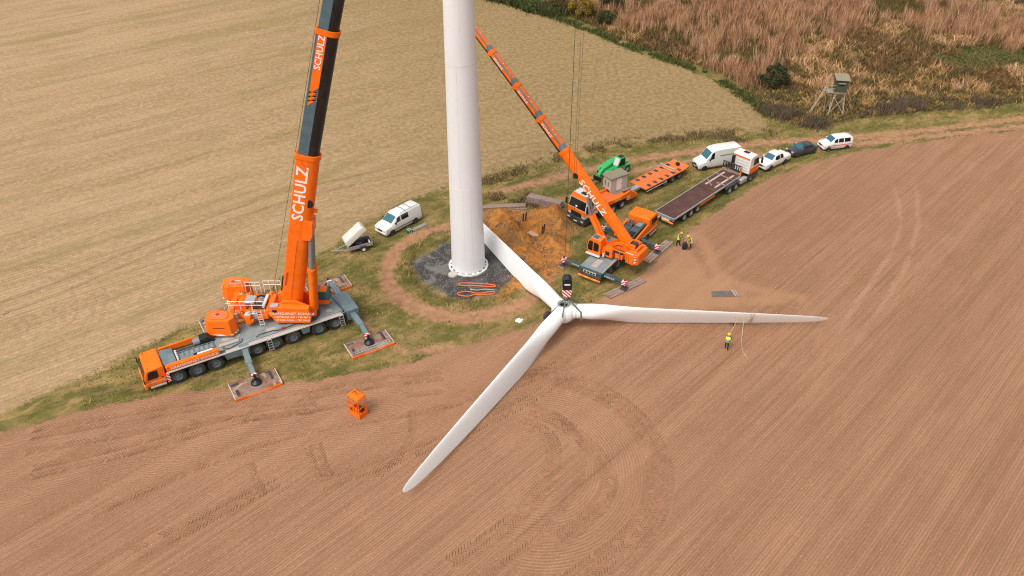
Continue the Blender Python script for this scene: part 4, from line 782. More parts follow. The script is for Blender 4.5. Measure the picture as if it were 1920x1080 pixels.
for (x, y, z, c) in ((-5.4, -1.3, 3.0, 'orange2'), (-4.2, -1.25, 2.9, 'alu'), (-6.0, 1.2, 3.0, 'alu'), (-5.2, 1.25, 3.05, 'orange2'), (-3.2, 1.3, 3.1, 'orange'), (-5.9, -1.4, 2.95, 'canvas'), (-4.7, -1.5, 2.95, 'canvas')):
    Q1('fitting', c, lambda q: (q.box(x - 0.3, x + 0.25, y - 0.22, y + 0.22, 2.3, z), q.tube((x, y, z), (x + 0.1, y, z + 0.18), 0.12)), 0.03)
Q1('white_panel', 'canvas', lambda q: q.box(-3.55, -3.3, -0.9, 0.85, 3.15, 3.35), 0.01)
Q1('diagonal_brace', 'orange', lambda q: q.bar((-6.3, 1.0, 3.0), (-4.2, 1.9, 2.35), 0.25, 0.3))
Q1('diagonal_brace', 'orange', lambda q: (q.bar((-6.3, -1.0, 3.0), (-4.2, -1.9, 2.35), 0.25, 0.3), q.box(-4.9, -4.4, -2.0, -1.2, 2.1, 2.9), q.bar((-5.2, -1.1, 2.0), (-3.0, -1.3, 2.5), 0.3, 0.35)), 0.02)
for (xa, xb, y, z) in ((-6.4, -3.3, -1.15, 3.15), (-5.6, -4.2, 1.5, 3.35), (-3.9, -2.3, 1.55, 3.45)):
    def rail(q):
        for zz in (z + 0.45, z + 0.85): q.path([(xa, y, zz), (xb, y, zz)], 0.03, 6)
        for k in range(4): q.tube((xa + (xb - xa) * k / 3, y, z - 0.5), (xa + (xb - xa) * k / 3, y, z + 0.85), 0.028, n=6)
    Q1('hand_rail', 'letter', rail, 0)
L = Q1('rear_ladder', 'canvas', lambda q: [q.bar((-3.9 + d, -1.55, 3.3), (-3.7 + d, -1.75, 1.75), 0.05) for d in (0, 0.4)], 0)
for k in range(6): Q1('rung', 'canvas', lambda q: q.bar((-3.87 + k * 0.035, -1.57 - 0.035 * k, 3.15 - k * 0.25), (-3.47 + k * 0.035, -1.57 - 0.035 * k, 3.15 - k * 0.25), 0.045), 0, L)
for s in (-1, 1):                                       # the two ballast wings
    pl = [(-8.05, 1.95), (-8.15, 3.05), (-7.75, 3.42), (-5.75, 3.42), (-5.35, 2.75), (-5.75, 1.75), (-7.5, 1.55)]
    cw = Q1('ballast_wing', 'orange', lambda q: q.prism([(x, s * y) for x, y in pl], 'z', 1.98, 3.50, [(-6.8 + (x + 6.8) * 0.88, s * (2.5 + (y - 2.5) * 0.86)) for x, y in pl]), 0.04)
    Q1('lower_slab_edge', 'stripeor', lambda q: q.prism([(-7 + (x + 7) * 1.006, s * (2.5 + (y - 2.5) * 1.006)) for x, y in pl], 'z', 1.93, 2.10), 0, cw)
    Q1('top_plate', 'orange2', lambda q: q.prism([(-7 + (x + 7) * 0.6, s * (2.5 + (y - 2.5) * 0.6)) for x, y in pl], 'z', 3.50, 3.57), 0.02, cw)
    lg = Q1('round_emblem', 'rimsilver', lambda q: q.lathe([(0.001, 3.592), (0.24, 3.588), (0.25, 3.57)], (-7.0, s * 2.45, 0), n=20), 0, cw)
    Q1('emblem_core', 'red', lambda q: q.lathe([(0.001, 3.602), (0.19, 3.60)], (-7.0, s * 2.45, 0), n=12), 0, cw)
    Q1('hazard_panel', 'stripe', lambda q: q.box(-8.16, -8.08, s * 2.6 - 0.3, s * 2.6 + 0.3, 2.45, 3.05), 0, cw)
    q = MB(U1); q.path([(-6.6, s * 1.7, 3.6), (-6.4, s * 1.7, 4.25), (-6.0, s * 1.7, 4.2), (-5.9, s * 1.7, 3.5)], 0.03); q.build('grab_rail', 'letter', cw)
    Q1('lifting_lug', 'orange2', lambda q: q.box(-5.9, -5.6, s * 2.0 - 0.1, s * 2.0 + 0.1, 3.4, 3.95), 0.02, cw)
T_ = U1 @ frame((-7.1, -3.53, 2.75), (1, 0.04, 0), (0, -1, 0.03)); 
q = MB(U1); q.box(-7.3, -6.3, -3.385, -3.365, 2.75, 2.80); q.build('dark_script', 'letterdark', C1)
# boom: base section, then the blue-grey telescopes bending slightly towards the load
def ang(a): return Vector((math.cos(R(a)), 0, math.sin(R(a))))
B0 = Vector((-1.32, 0, 1.9)); d0 = ang(76.2); n0 = Vector((d0.z, 0, -d0.x)); W = Vector((0, 1, 0))
def bs1(nme, o, d, n, t0, t1, hh, ww, mu, ml, collar='orange'): 
    U = U1.to_3x3(); return boom_section(C1, nme, U1 @ o, U @ d, U @ n, U @ W, t0, t1, hh, ww, mu, ml, collar)
L0 = 16.6
b0 = bs1('boom_base', B0, d0, n0, 0.1, L0, 1.82, 1.35, 'orange', 'orange')
def on_boom(o, d, n, t, hoff, ww): return U1 @ frame(o + d * t + n * hoff + Vector((0, -ww / 2 - 0.006, 0)), d, (0, -1, 0))
text('SCHULZ', 1.32, 'letter', b0, on_boom(B0, d0, n0, 13.0, -0.22, 1.35), off=0.02, sx=1.0)
q = MB(U1); q.lathe([(0.001, -0.03), (0.36, -0.02), (0.38, 0.02)], tuple(B0 + d0 * 12.2 + n0 * 0.52 + Vector((0, -0.60, 0))), 'y', 24); q.build('inspection_cap', 'black', b0)
Q1('boom_lug', 'orange', lambda q: (q.prism([tuple((B0 + d0 * t + n0 * h)[i] for i in (0, 2)) for t, h in ((8.6, 0.3), (10.6, 0.3), (10.4, 1.0), (9.2, 1.15), (8.7, 1.0))], 'y', -0.78, 0.78), q.bar(B0 + d0 * 11.3 + n0 * 0.85, B0 + d0 * 11.3 + n0 * 1.2, 0.3)), 0.03, b0)
Q1('cable_trunk', 'orange2', lambda q: q.bar(B0 + d0 * 0.5 - n0 * 0.1 + Vector((0, -0.70, 0)), B0 + d0 * 8.5 - n0 * 0.1 + Vector((0, -0.70, 0)), 0.05, 0.04), 0, b0)
Q1('boom_fitting', 'orange2', lambda q: (q.bar(B0 + d0 * 3.6 - n0 * 0.75 + Vector((0, -0.72, 0)), B0 + d0 * 5.0 - n0 * 0.7 + Vector((0, -0.72, 0)), 0.12), q.bar(B0 + d0 * 15.3 + n0 * 0.1 + Vector((0, -0.71, 0)), B0 + d0 * 16.0 - n0 * 0.5 + Vector((0, -0.71, 0)), 0.08)), 0, b0)
Q1('boom_box', 'black', lambda q: q.bar(B0 + d0 * 2.7 - n0 * 0.95 + Vector((0, -0.5, 0)), B0 + d0 * 4.3 - n0 * 0.95 + Vector((0, -0.5, 0)), 0.16), 0, b0)
o1 = B0 + d0 * L0; d1 = ang(73.8); n1_ = Vector((d1.z, 0, -d1.x)); L1 = 10.35
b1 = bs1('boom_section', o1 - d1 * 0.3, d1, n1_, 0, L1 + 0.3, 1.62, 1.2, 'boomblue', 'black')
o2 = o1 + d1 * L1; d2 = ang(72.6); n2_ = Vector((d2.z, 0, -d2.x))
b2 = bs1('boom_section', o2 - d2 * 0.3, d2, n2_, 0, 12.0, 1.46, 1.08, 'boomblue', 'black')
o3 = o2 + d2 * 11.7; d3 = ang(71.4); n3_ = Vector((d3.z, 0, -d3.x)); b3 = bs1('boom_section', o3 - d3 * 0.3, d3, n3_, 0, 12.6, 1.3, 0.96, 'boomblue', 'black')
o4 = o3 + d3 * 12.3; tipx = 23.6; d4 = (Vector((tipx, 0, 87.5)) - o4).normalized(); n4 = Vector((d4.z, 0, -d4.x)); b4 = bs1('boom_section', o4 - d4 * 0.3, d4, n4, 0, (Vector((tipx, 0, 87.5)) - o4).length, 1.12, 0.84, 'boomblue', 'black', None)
Q1('boom_head', 'orange', lambda q: (q.prism([(tipx - 0.7, 86.6), (tipx + 0.5, 86.4), (tipx + 0.9, 87.4), (tipx + 0.1, 88.4), (tipx - 0.6, 88.0)], 'y', -0.5, 0.5)), 0.03, b4)
# orange banner with the name on the first blue section
q = MB(U1)
def bpt(t, h): return o1 + d1 * t + n1_ * h + Vector((0, -0.608, 0))
def band(ta, tb, tilt=0.0):
    a = [bpt(ta - tilt, -0.62), bpt(ta + tilt, 0.02), bpt(tb, 0.02), bpt(tb, -0.62)]; q.loft([[p + Vector((0, 0.01, 0)) for p in a], [p - Vector((0, 0.004, 0)) for p in a]])
band(5.55, L1 - 0.4, 0.32); band(5.2, 5.42, 0.32); band(4.87, 5.07, 0.32); band(4.55, 4.72, 0.32); q.build('orange_banner', 'orange', b1)
text('SCHULZ', 0.66, 'letter', b1, on_boom(o1, d1, n1_, 8.6, -0.30, 1.228), off=0.02, sx=1.05)
# luffing cylinders
for s in (-0.42, 0.42):
    c = Q1('luffing_cylinder', 'orange', lambda q: (q.tube((0.78, s, 1.9), (1.3, s, 6.9), 0.30, n=20), q.tube((1.28, s, 6.7), (1.31, s, 7.0), 0.34, n=20)), 0)
    Q1('piston_rod', 'chrome', lambda q: q.tube((1.3, s, 6.9), (1.78, s, 11.1), 0.2, n=18), 0, c)
q = MB(U1); q.tube((-2.9, 0.35, 3.4), (5.1, 0.3, 30.0), 0.018, n=6); q.tube((5.1, 0.3, 30.0), (tipx - 0.6, 0.2, 88.3), 0.018, n=6); q.build('hoist_rope', 'rope', C1)

# crane mats under its four feet
def crane_mat(x, y, rz, label, txt=True):
    t = thing('crane_mat', label, 'crane mat', (x, y, 0), rz, 'steel mats under the large crane')
    q = MB(); q.box(-2.0, 2.0, -1.05, 1.05, 0.02, 0.25); m_ = q.build('plate', 'rust', t, 0.02)
    q = MB(); q.box(-2.02, 2.02, -1.12, -1.055, 0.0, 0.24); q.build('edge_beam', 'orange', t, 0.01)
    q = MB(); q.box(-2.02, 2.02, 1.055, 1.10, 0.0, 0.24); q.build('edge_beam', 'dark', t, 0.01)
    for xx in (-2.0, 2.0): q = MB(); q.box(xx - 0.02, xx + 0.03, -1.05, 1.05, 0.2, 0.27); q.build('end_rim', 'canvas', t)
    for (a, b, c, d) in ((-1.85, -1.2, 0.55, 0.85), (-1.7, -1.45, -0.9, 0.0), (1.35, 1.6, -0.2, 0.75), (1.1, 1.65, 0.80, 0.95)):
        q = MB(); q.box(a, b, c, d, 0.25, 0.262); q.build('rubber_pad', 'matdark', t)
    if txt: text('KRANDIENST SCHULZ', 0.15, 'letter', t, frame((0.1, -1.122, 0.12), (1, 0, 0), (0, -1, 0)), sx=1.2)
    return t
ux, uy = 0.8592, 0.5116
def c1w(s, t): return (-28.97 + ux * s + uy * t, 53.01 + uy * s - ux * t)
crane_mat(*c1w(5.4, 5.05), 30.77, 'rusty crane mat lying on the soil under the front near foot of the large crane')
crane_mat(*c1w(15.75, 5.05), 30.77, 'rusty crane mat with a ladder on it, under the rear near foot')
crane_mat(*c1w(15.75, -5.05), 30.77, 'crane mat under the rear far foot of the large crane, nearest the parked trailer', False)
crane_mat(*c1w(5.4, -5.05), 30.77, 'crane mat half hidden behind the ballast of the large crane', False)
lx, ly = c1w(15.8, 5.75); ld = thing('ladder', 'aluminium ladder lying along the front edge of a crane mat', 'ladder', (lx, ly, 0.26), 31.5)
for s in (-0.16, 0.16): q = MB(); q.box(-1.75, 1.75, s - 0.03, s + 0.03, 0.0, 0.07); q.build('rail', 'alu', ld)
for k in range(12): q = MB(); q.box(-1.65 + k * 0.3, -1.6 + k * 0.3, -0.14, 0.14, 0.02, 0.06); q.build('rung', 'alu', ld)

# ------------------------------------------------------------------ the smaller crane, slewed across its carrier
C2 = thing('mobile_crane', 'smaller four-axle orange and dark teal mobile crane, its boom slanting behind the tower', 'crane', (7.7, 66.5, 0), 55)
def P2(name, mat, f, bev=0.02, parent=None):
    q = MB(); f(q); return q.build(name, mat, parent or C2, bev)
P2('chassis', 'dark', lambda q: q.box(0.3, 11.6, -0.65, 0.65, 0.55, 1.2), 0.03)
for x in (1.9, 3.5, 7.0, 9.4):
    for s in (-1, 1): wheel(C2, x, s * 1.05, 0.64, 0.44, s)
P2('deck', 'deck', lambda q: q.box(0.25, 6.6, -1.28, 1.28, 1.2, 1.36))
P2('deck_hatch', 'antislip', lambda q: q.box(0.7, 2.2, -0.3, 0.35, 1.36, 1.39), 0.01)
P2('deck_rail', 'canvas', lambda q: (q.box(0.3, 3.2, -1.30, -1.25, 1.36, 1.5)), 0)
P2('rear_panel', 'teal', lambda q: q.box(-0.05, 0.24, -1.25, 1.25, 0.62, 1.34), 0.03)
fr = P2('rear_grille', 'canvas', lambda q: q.box(-0.10, -0.06, -0.72, 0.72, 0.98, 1.28), 0.01)
for k in range(4): P2('grille_opening', 'black', lambda q: q.box(-0.115, -0.09, -0.62 + k * 0.33, -0.38 + k * 0.33, 1.04, 1.22), 0, fr)
P2('rear_bumper', 'stripeyel', lambda q: q.box(-0.2, -0.06, -1.25, 1.25, 0.42, 0.58), 0.02)
for s in (-1, 1): P2('tail_lamp', 'redlamp', lambda q: q.box(-0.09, -0.04, s * 1.0 - 0.18, s * 1.0 + 0.18, 0.7, 0.9), 0)
P2('side_ladder', 'dark', lambda q: (q.bar((1.2, -1.36, 1.3), (1.2, -1.42, 0.4), 0.05), q.bar((1.6, -1.36, 1.3), (1.6, -1.42, 0.4), 0.05), *[q.bar((1.2, -1.38, 0.5 + 0.2 * k), (1.6, -1.38, 0.5 + 0.2 * k), 0.05) for k in range(4)]), 0)
for x, rch in ((0.75, 3.45), (8.35, 3.2)):
    P2('outrigger_box', 'teal', lambda q: q.box(x - 0.3, x + 0.3, -1.3, 1.3, 0.62, 1.18), 0.02)
    for s in (-1, 1):
        a = P2('outrigger_arm', 'teal', lambda q: (q.bar((x, s * 1.2, 0.92), (x, s * 2.4, 0.88), 0.42, 0.38), q.bar((x, s * 2.3, 0.88), (x, s * rch, 0.84), 0.34, 0.30)), 0.02)
        P2('striped_plate', 'stripe', lambda q: q.box(x - 0.24, x + 0.22, s * rch - 0.22, s * rch + 0.22, 0.66, 1.06), 0, a)
        P2('support_leg', 'dark', lambda q: (q.tube((x, s * (rch + 0.05), 0.2), (x, s * (rch + 0.05), 1.25), 0.09), q.box(x - 0.32, x + 0.32, s * (rch + 0.05) - 0.32, s * (rch + 0.05) + 0.32, 0.13, 0.24)), 0.01, a)
        if x < 2: text('SCHULZ', 0.25, 'letter', a, frame((x - 0.225, s * 1.9, 0.92), (0, -1, 0), (-1, 0, 0)), sx=1.2)
P2('timber_pad', 'timber', lambda q: (q.box(0.3, 1.2, 3.1, 3.95, 0.0, 0.125)), 0.02)
# carrier front: engine deck and driving cab
P2('engine_deck', 'teal', lambda q: (q.prism([(6.62, 1.2), (6.62, 1.75), (8.2, 1.95), (9.95, 2.05), (9.95, 1.2)], 'y', -0.95, 0.0)), 0.04)
P2('engine_hood', 'teal', lambda q: (q.prism([(7.0, 1.2), (7.1, 1.85), (8.6, 2.0), (8.7, 1.3)], 'y', 0.05, 0.95)), 0.04)
P2('air_filter', 'dark', lambda q: q.tube((8.9, 0.1, 1.9), (8.9, 0.75, 1.9), 0.28, n=18), 0)
P2('exhaust', 'chrome', lambda q: (q.tube((9.5, 0.5, 1.4), (9.5, 0.5, 2.3), 0.12), q.tube((9.3, 0.9, 1.5), (9.6, 0.9, 2.2), 0.14)), 0)
P2('vent_grille', 'black', lambda q: q.box(6.9, 7.9, -0.8, -0.2, 1.76, 1.96), 0)
for s in (-1, 1):
    P2('side_fairing', 'orange', lambda q: q.prism([(6.9, 1.1), (7.1, 1.55), (9.9, 2.0), (9.95, 1.0)], 'y', s * 1.08, s * 1.27), 0.03)
    P2('edge_strip', 'letter', lambda q: q.box(6.9, 11.9, min(s * 1.272, s * 1.29), max(s * 1.272, s * 1.29), 1.0, 1.06), 0)
P2('service_panel', 'deck', lambda q: q.box(9.0, 9.8, -0.75, -0.15, 2.0, 2.06), 0)
c2c = P2('driver_cab', 'orange', lambda q: q.prism([(10.0, 0.7), (10.0, 2.45), (10.15, 2.6), (11.7, 2.6), (12.05, 1.9), (12.2, 1.4), (12.15, 0.55)], 'y', -1.26, 1.26), 0.06)
for s in (-1, 1):
    P2('side_window', 'glassdark', lambda q: q.prism([(10.6, 1.55), (10.6, 2.3), (11.6, 2.3), (11.9, 1.6)], 'y', s * 1.255, s * 1.27), 0, c2c)
    P2('mirror', 'black', lambda q: (q.tube((11.9, s * 1.25, 1.8), (12.15, s * 1.5, 1.8), 0.02), q.box(12.1, 12.2, s * 1.5 - 0.1, s * 1.5 + 0.1, 1.5, 2.0)), 0, c2c)
    P2('cab_step', 'alu', lambda q: q.box(10.4, 11.8, min(s * 1.2, s * 1.36), max(s * 1.2, s * 1.36), 0.4, 0.5), 0, c2c)
P2('windscreen', 'glass', lambda q: q.prism([(12.06, 1.9), (12.21, 1.42), (12.19, 1.4), (12.03, 1.9)], 'y', -1.15, 1.15), 0, c2c)
P2('beacon', 'amber', lambda q: q.tube((10.3, -0.9, 2.58), (10.3, -0.9, 2.74), 0.06), 0, c2c)
# upper structure, boom direction = world heading 144
U2 = TR(3.85, -0.1, 0, 144 - 55)
def Q2(name, mat, f, bev=0.02, parent=None):
    q = MB(U2); f(q); return q.build(name, mat, parent or C2, bev)
Q2('slewing_ring', 'dark', lambda q: q.tube((0, 0, 1.36), (0, 0, 1.62), 0.95, n=32), 0)
Q2('turntable', 'orange', lambda q: (q.box(-2.4, 1.2, -0.55, 0.55, 1.6, 2.1), q.prism([(-2.3, 2.0), (0.6, 2.0), (0.2, 2.6), (-1.3, 3.45), (-2.1, 3.4)], 'y', 0.42, 0.58), q.prism([(-2.3, 2.0), (0.6, 2.0), (0.2, 2.6), (-1.3, 3.45), (-2.1, 3.4)], 'y', -0.58, -0.42)), 0.03)
mh = Q2('machinery_housing', 'orange', lambda q: q.prism([(-0.85, 1.62), (0.3, 1.62), (0.32, 2.5), (-0.5, 2.75), (-0.85, 2.6)], 'y', 0.6, 1.22), 0.04)
Q2('louvre', 'black', lambda q: q.box(-0.55, -0.1, 1.225, 1.24, 1.85, 2.3), 0, mh)
Q2('fluid_tank', 'orange2', lambda q: q.box(-1.9, -1.05, 0.6, 1.0, 1.75, 2.25), 0.03)
Q2('hydraulic_block', 'dark', lambda q: q.box(-1.85, -0.9, 0.6, 0.95, 2.26, 2.62), 0.03)
Q2('side_frame', 'orange', lambda q: (q.bar((-2.4, 1.1, 2.75), (-0.8, 1.1, 2.75), 0.1), q.bar((-1.6, 1.1, 1.7), (-1.6, 1.1, 2.75), 0.08)), 0.01)
Q2('mirror_arm', 'canvas', lambda q: (q.tube((0.0, 1.2, 1.9), (0.0, 1.45, 1.9), 0.03), q.box(-0.1, 0.1, 1.42, 1.48, 1.7, 2.1)), 0)
Q2('winch_well', 'black', lambda q: q.box(-2.2, -1.95, -0.36, 0.36, 2.6, 3.46), 0.02)
for yy in (-0.75, 0.75): Q2('hose', 'black', lambda q: q.path([(-0.6, yy, 2.7), (-1.1, yy * 0.9, 3.1), (-1.7, yy * 0.75, 3.0)], 0.035), 0)
oc = Q2('operator_cab', 'orange', lambda q: q.prism([(0.35, 1.7), (1.75, 1.7), (1.98, 2.2), (1.75, 3.1), (1.45, 3.38), (0.35, 3.38)], 'y', 0.62, 1.5), 0.04)
Q2('cab_front_glass', 'glassdark', lambda q: q.prism([(1.72, 1.9), (2.0, 2.22), (1.79, 3.06), (1.5, 3.33), (1.45, 3.2), (1.65, 2.4)], 'y', 0.69, 1.43), 0, oc)
Q2('cab_door_glass', 'glassdark', lambda q: q.prism([(0.55, 2.05), (0.55, 2.85), (0.75, 3.0), (1.15, 3.0), (1.15, 2.0)], 'y', 1.49, 1.515), 0, oc)
Q2('cab_side_glass', 'glassdark', lambda q: q.prism([(1.25, 1.95), (1.25, 3.05), (1.5, 3.1), (1.72, 2.9), (1.85, 2.25), (1.7, 1.95)], 'y', 1.49, 1.512), 0, oc)
Q2('roof_glass', 'glass', lambda q: q.box(0.85, 1.42, 0.72, 1.4, 3.375, 3.40), 0, oc)
Q2('roof_rail', 'canvas', lambda q: [q.path([(0.42, 0.66, 3.46), (1.45, 0.66, 3.46), (1.45, 1.46, 3.46), (0.42, 1.46, 3.46), (0.42, 0.66, 3.46)], 0.022)], 0, oc)
Q2('cab_step', 'canvas', lambda q: q.box(0.3, 1.9, 1.5, 1.8, 1.58, 1.68), 0.01, oc)
ct = Q2('counterweight', 'orange', lambda q: q.prism([(-2.35, -1.15), (-2.35, 1.22), (-3.2, 1.28), (-3.65, 0.95), (-3.65, -0.9), (-3.2, -1.2)], 'z', 1.80, 2.95), 0.05)
Q2('chevron_panel', 'stripe', lambda q: q.box(-3.5, -3.3, 1.02, 1.22, 1.95, 2.75), 0, ct)
Q2('groove', 'letterdark', lambda q: (q.box(-2.75, -2.73, 1.23, 1.262, 1.8, 2.9)), 0, ct)
Q2('groove', 'letterdark', lambda q: (q.box(-2.52, -2.50, 1.21, 1.245, 1.8, 2.9)), 0, ct)
Q2('ballast_edge', 'letter', lambda q: q.box(-3.1, -2.35, 1.10, 1.16, 2.952, 2.975), 0, ct)
Q2('counterweight_cap', 'orange2', lambda q: q.box(-3.3, -2.4, -1.0, 0.8, 2.95, 3.05), 0.02, ct)
Q2('winch_drum', 'dark', lambda q: q.tube((-2.55, -0.38, 3.2), (-2.55, 0.38, 3.2), 0.33, n=20), 0)
Q2('winch_frame', 'orange', lambda q: (q.box(-2.95, -2.15, -0.52, -0.42, 2.9, 3.6), q.box(-2.95, -2.15, 0.42, 0.52, 2.9, 3.6), q.tube((-3.15, -0.6, 3.2), (-3.15, 0.6, 3.2), 0.12), q.bar((-3.0, 0.62, 3.1), (-1.6, 0.62, 3.5), 0.12), q.bar((-3.0, -0.75, 3.2), (-2.2, -0.75, 3.3), 0.25)), 0.02)
F2 = Vector((-1.75, 0, 3.3)); W2 = Vector((0, 1, 0))
def ang2(a): return Vector((math.cos(R(a)), 0, math.sin(R(a))))
def bs2(nme, o, a, L, hh, ww, mu, ml, collar='orange'):
    d = ang2(a); n = Vector((d.z, 0, -d.x)); U = U2.to_3x3(); return boom_section(C2, nme, U2 @ (o - d * 0.2), U @ d, U @ n, U @ W2, 0, L + 0.2, hh, ww, mu, ml, collar), o + d * L, d, n
s0, e0, d0_, n0_ = bs2('boom_base', F2, 44.2, 11.1, 1.0, 0.88, 'orange', 'orange')
text('SCHULZ', 0.86, 'letter', s0, U2 @ frame(F2 + d0_ * 5.6 + n0_ * (-0.02) + Vector((0, 0.447, 0)), -d0_, (0, 1, 0)), off=0.02, sx=1.25)
q = MB(U2); q.lathe([(0.001, 0.42), (0.3, 0.41), (0.32, 0.36)], tuple(F2 + d0_ * 8.3 + n0_ * 0.15 + Vector((0, 0.06, 0))), 'y', 20); q.build('inspection_cap', 'black', s0)
q = MB(U2); q.path([F2 + d0_ * 8.8 - n0_ * 0.5 + Vector((0, -0.3, 0)), F2 + d0_ * 8.9 - n0_ * 0.62 + Vector((0, -0.3, 0)), F2 + d0_ * 10.6 - n0_ * 0.62 + Vector((0, -0.3, 0)), F2 + d0_ * 10.8 - n0_ * 0.5 + Vector((0, -0.3, 0))], 0.03); q.build('boom_rail', 'orange2', s0)
for t in (3.0, 6.6): q = MB(U2); q.bar(F2 + d0_ * t - n0_ * 0.46 + Vector((0, -0.45, 0)), F2 + d0_ * t - n0_ * 0.46 + Vector((0, 0.45, 0)), 0.06); q.build('boom_strap', 'canvas', s0)
o_ = e0
for i, (L, hh, a) in enumerate(((3.95, 0.88, 43.2), (3.95, 0.82, 42.6), (4.0, 0.76, 42.0), (4.6, 0.70, 41.4), (5.0, 0.64, 40.8))):
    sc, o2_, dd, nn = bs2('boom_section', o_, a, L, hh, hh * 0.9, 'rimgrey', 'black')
    def bp(t, h, w): return o_ + dd * t + nn * h + Vector((0, w, 0))
    wv = hh * 0.45 + 0.006; q = MB(U2)
    pa = [bp(0.6, -0.43 * hh, wv), bp(L - 0.42, -0.43 * hh, wv), bp(L - 0.42, 0.012, wv), bp(0.3, 0.012, wv)]; q.loft([pa, [p + Vector((0, 0.006, 0)) for p in pa]]); q.build('orange_band', 'orange', sc)
    q = MB(U2); pa = [bp(0.5, -0.5 * hh - 0.004, -wv * 0.8), bp(L - 0.5, -0.5 * hh - 0.004, -wv * 0.8), bp(L - 0.5, -0.5 * hh - 0.004, wv * 0.55), bp(0.5, -0.5 * hh - 0.004, wv * 0.55)]; q.loft([pa, [p - nn * 0.006 for p in pa]]); q.build('orange_band', 'orange2', sc)  # top band in paler orange: sky reflection put into the colour
    text('SCHULZ', hh * 0.42, 'letter', sc, U2 @ frame(bp(L - 1.5, -0.2 * hh, wv + 0.012), -dd, (0, 1, 0)), off=0.02, sx=1.15)
    for tt in (L * 0.42, L * 0.56):
        q = MB(U2); c = bp(tt, -0.5 * hh - 0.02, 0); q.lathe([(0.0, 0), (0.09, 0)], tuple(c), 'z', 10); q.build('pin_mark', 'letter', sc)
    o_ = o2_
for s in (-0.22, 0.22):
    cy = Q2('luffing_cylinder', 'orange', lambda q: q.tube((0.55, s, 2.0), (2.45, s, 5.0), 0.23, n=16), 0); Q2('piston_rod', 'chrome', lambda q: q.tube((2.4, s, 4.9), (3.0, s, 6.9), 0.12, n=12), 0, cy)

def timber_mat(x, y, rz, z, L, n, w, h, label, grp='timber mats around the smaller crane', cat='timber mat'):
    t = thing('timber_mat', label, cat, (x, y, z), rz, grp)
    for k in range(n):
        d = rnd.uniform(-0.04, 0.04); q = MB(); q.box(-L / 2 + d, L / 2 + d, (k - n / 2) * w + 0.015, (k + 1 - n / 2) * w - 0.015, 0.0, h + rnd.uniform(-0.015, 0.015)); q.build('beam', 'timber', t, 0.015)
    return t
timber_mat(11.15, 65.35, 36, 0.0, 4.8, 3, 0.32, 0.13, 'grey timber mat on the soil under the rear right foot of the smaller crane')
timber_mat(15.25, 71.75, 52, 0.0, 4.9, 3, 0.32, 0.13, 'grey timber mat at the field edge under the front right foot of the smaller crane')

# ------------------------------------------------------------------ road trucks
def truck_cab(t, x0, x1, W, zb, zt, mu='white', band='orange', front_low='anthracite', dirx=1):
    """forward = +x; x1 front; returns the cab body"""
    h = W / 2; q = MB(); q.prism([(x0, zb), (x0, zt - 0.25), (x0 + 0.25, zt), (x1 - 0.75, zt), (x1 - 0.38, zt - 0.35), (x1 - 0.06, zb + (zt - zb) * 0.40), (x1 - 0.02, zb)], 'y', -h, h); c = q.build('cab', mu, t, 0.07)
    zm = zb + (zt - zb) * 0.42; zw = zt - 0.42
    q = MB(); q.loft([[(x1 - 0.065, -h * 0.93, zm), (x1 - 0.065, h * 0.93, zm), (x1 - 0.365, h * 0.9, zw), (x1 - 0.365, -h * 0.9, zw)], [(x1 - 0.03, -h * 0.93, zm), (x1 - 0.03, h * 0.93, zm), (x1 - 0.33, h * 0.9, zw), (x1 - 0.33, -h * 0.9, zw)]]); q.build('windscreen', 'glassdark', c)
    q = MB(); q.prism([(x1 - 0.75, zt + 0.01), (x1 - 0.37, zt - 0.34), (x1 - 0.34, zt - 0.36), (x1 - 0.70, zt + 0.02)], 'y', -h * 0.95, h * 0.95); q.build('orange_visor_band', band, c)
    q = MB(); q.box(x1 - 0.05, x1 + 0.02, -h * 1.0, h * 1.0, zb + 0.25, zm - 0.06); q.build('front_band', band, c, 0.03)
    q = MB(); q.box(x1 - 0.04, x1 + 0.035, -h * 0.6, h * 0.6, zb - 0.1, zb + 0.55); q.build('radiator_grille', 'black', c, 0.02)
    q = MB(); q.prism([(x1 - 0.9, 0.38), (x1 - 0.9, zb), (x1 + 0.05, zb), (x1 + 0.12, 0.75), (x1 + 0.05, 0.38)], 'y', -h, h); b = q.build('front_bumper', front_low, c, 0.06)
    q = MB(); q.box(x1 + 0.115, x1 + 0.135, -0.26, 0.26, 0.55, 0.67); q.build('number_plate', 'letter', c)
    for s in (-1, 1):
        q = MB(); q.box(x1 + 0.07, x1 + 0.13, s * h * 0.78 - 0.2, s * h * 0.78 + 0.2, 0.72, 0.9); q.build('headlamp', 'lamp', c)
        q = MB(); q.prism([(x1 - 1.35, zm), (x1 - 1.35, zw), (x1 - 0.5, zw), (x1 - 0.22, zm)], 'y', s * (h - 0.005), s * (h + 0.012)); q.build('side_window', 'glassdark', c)
        q = MB(); q.box(x0 + 0.1, x1 - 0.12, min(s * h, s * (h + 0.014)), max(s * h, s * (h + 0.014)), zm - 0.5, zm - 0.2); q.build('side_band', band, c)
        q = MB(); q.tube((x1 - 0.2, s * h, zm + 0.6), (x1 - 0.05, s * (h + 0.28), zm + 0.6), 0.025); q.box(x1 - 0.1, x1 + 0.02, s * (h + 0.28) - 0.11, s * (h + 0.28) + 0.11, zm + 0.0, zm + 0.75); q.build('mirror', 'black', c, 0.02)
        q = MB(); q.box(x1 - 1.5, x1 - 0.9, min(s * h * 0.75, s * h * 0.99), max(s * h * 0.75, s * h * 0.99), 0.4, zb); q.build('cab_step', front_low, c, 0.02)
    q = MB(); q.box(x1 - 1.45, x1 - 0.95, -0.35, 0.35, zt, zt + 0.05); q.build('roof_hatch', 'glassdark', c, 0.01)
    return c
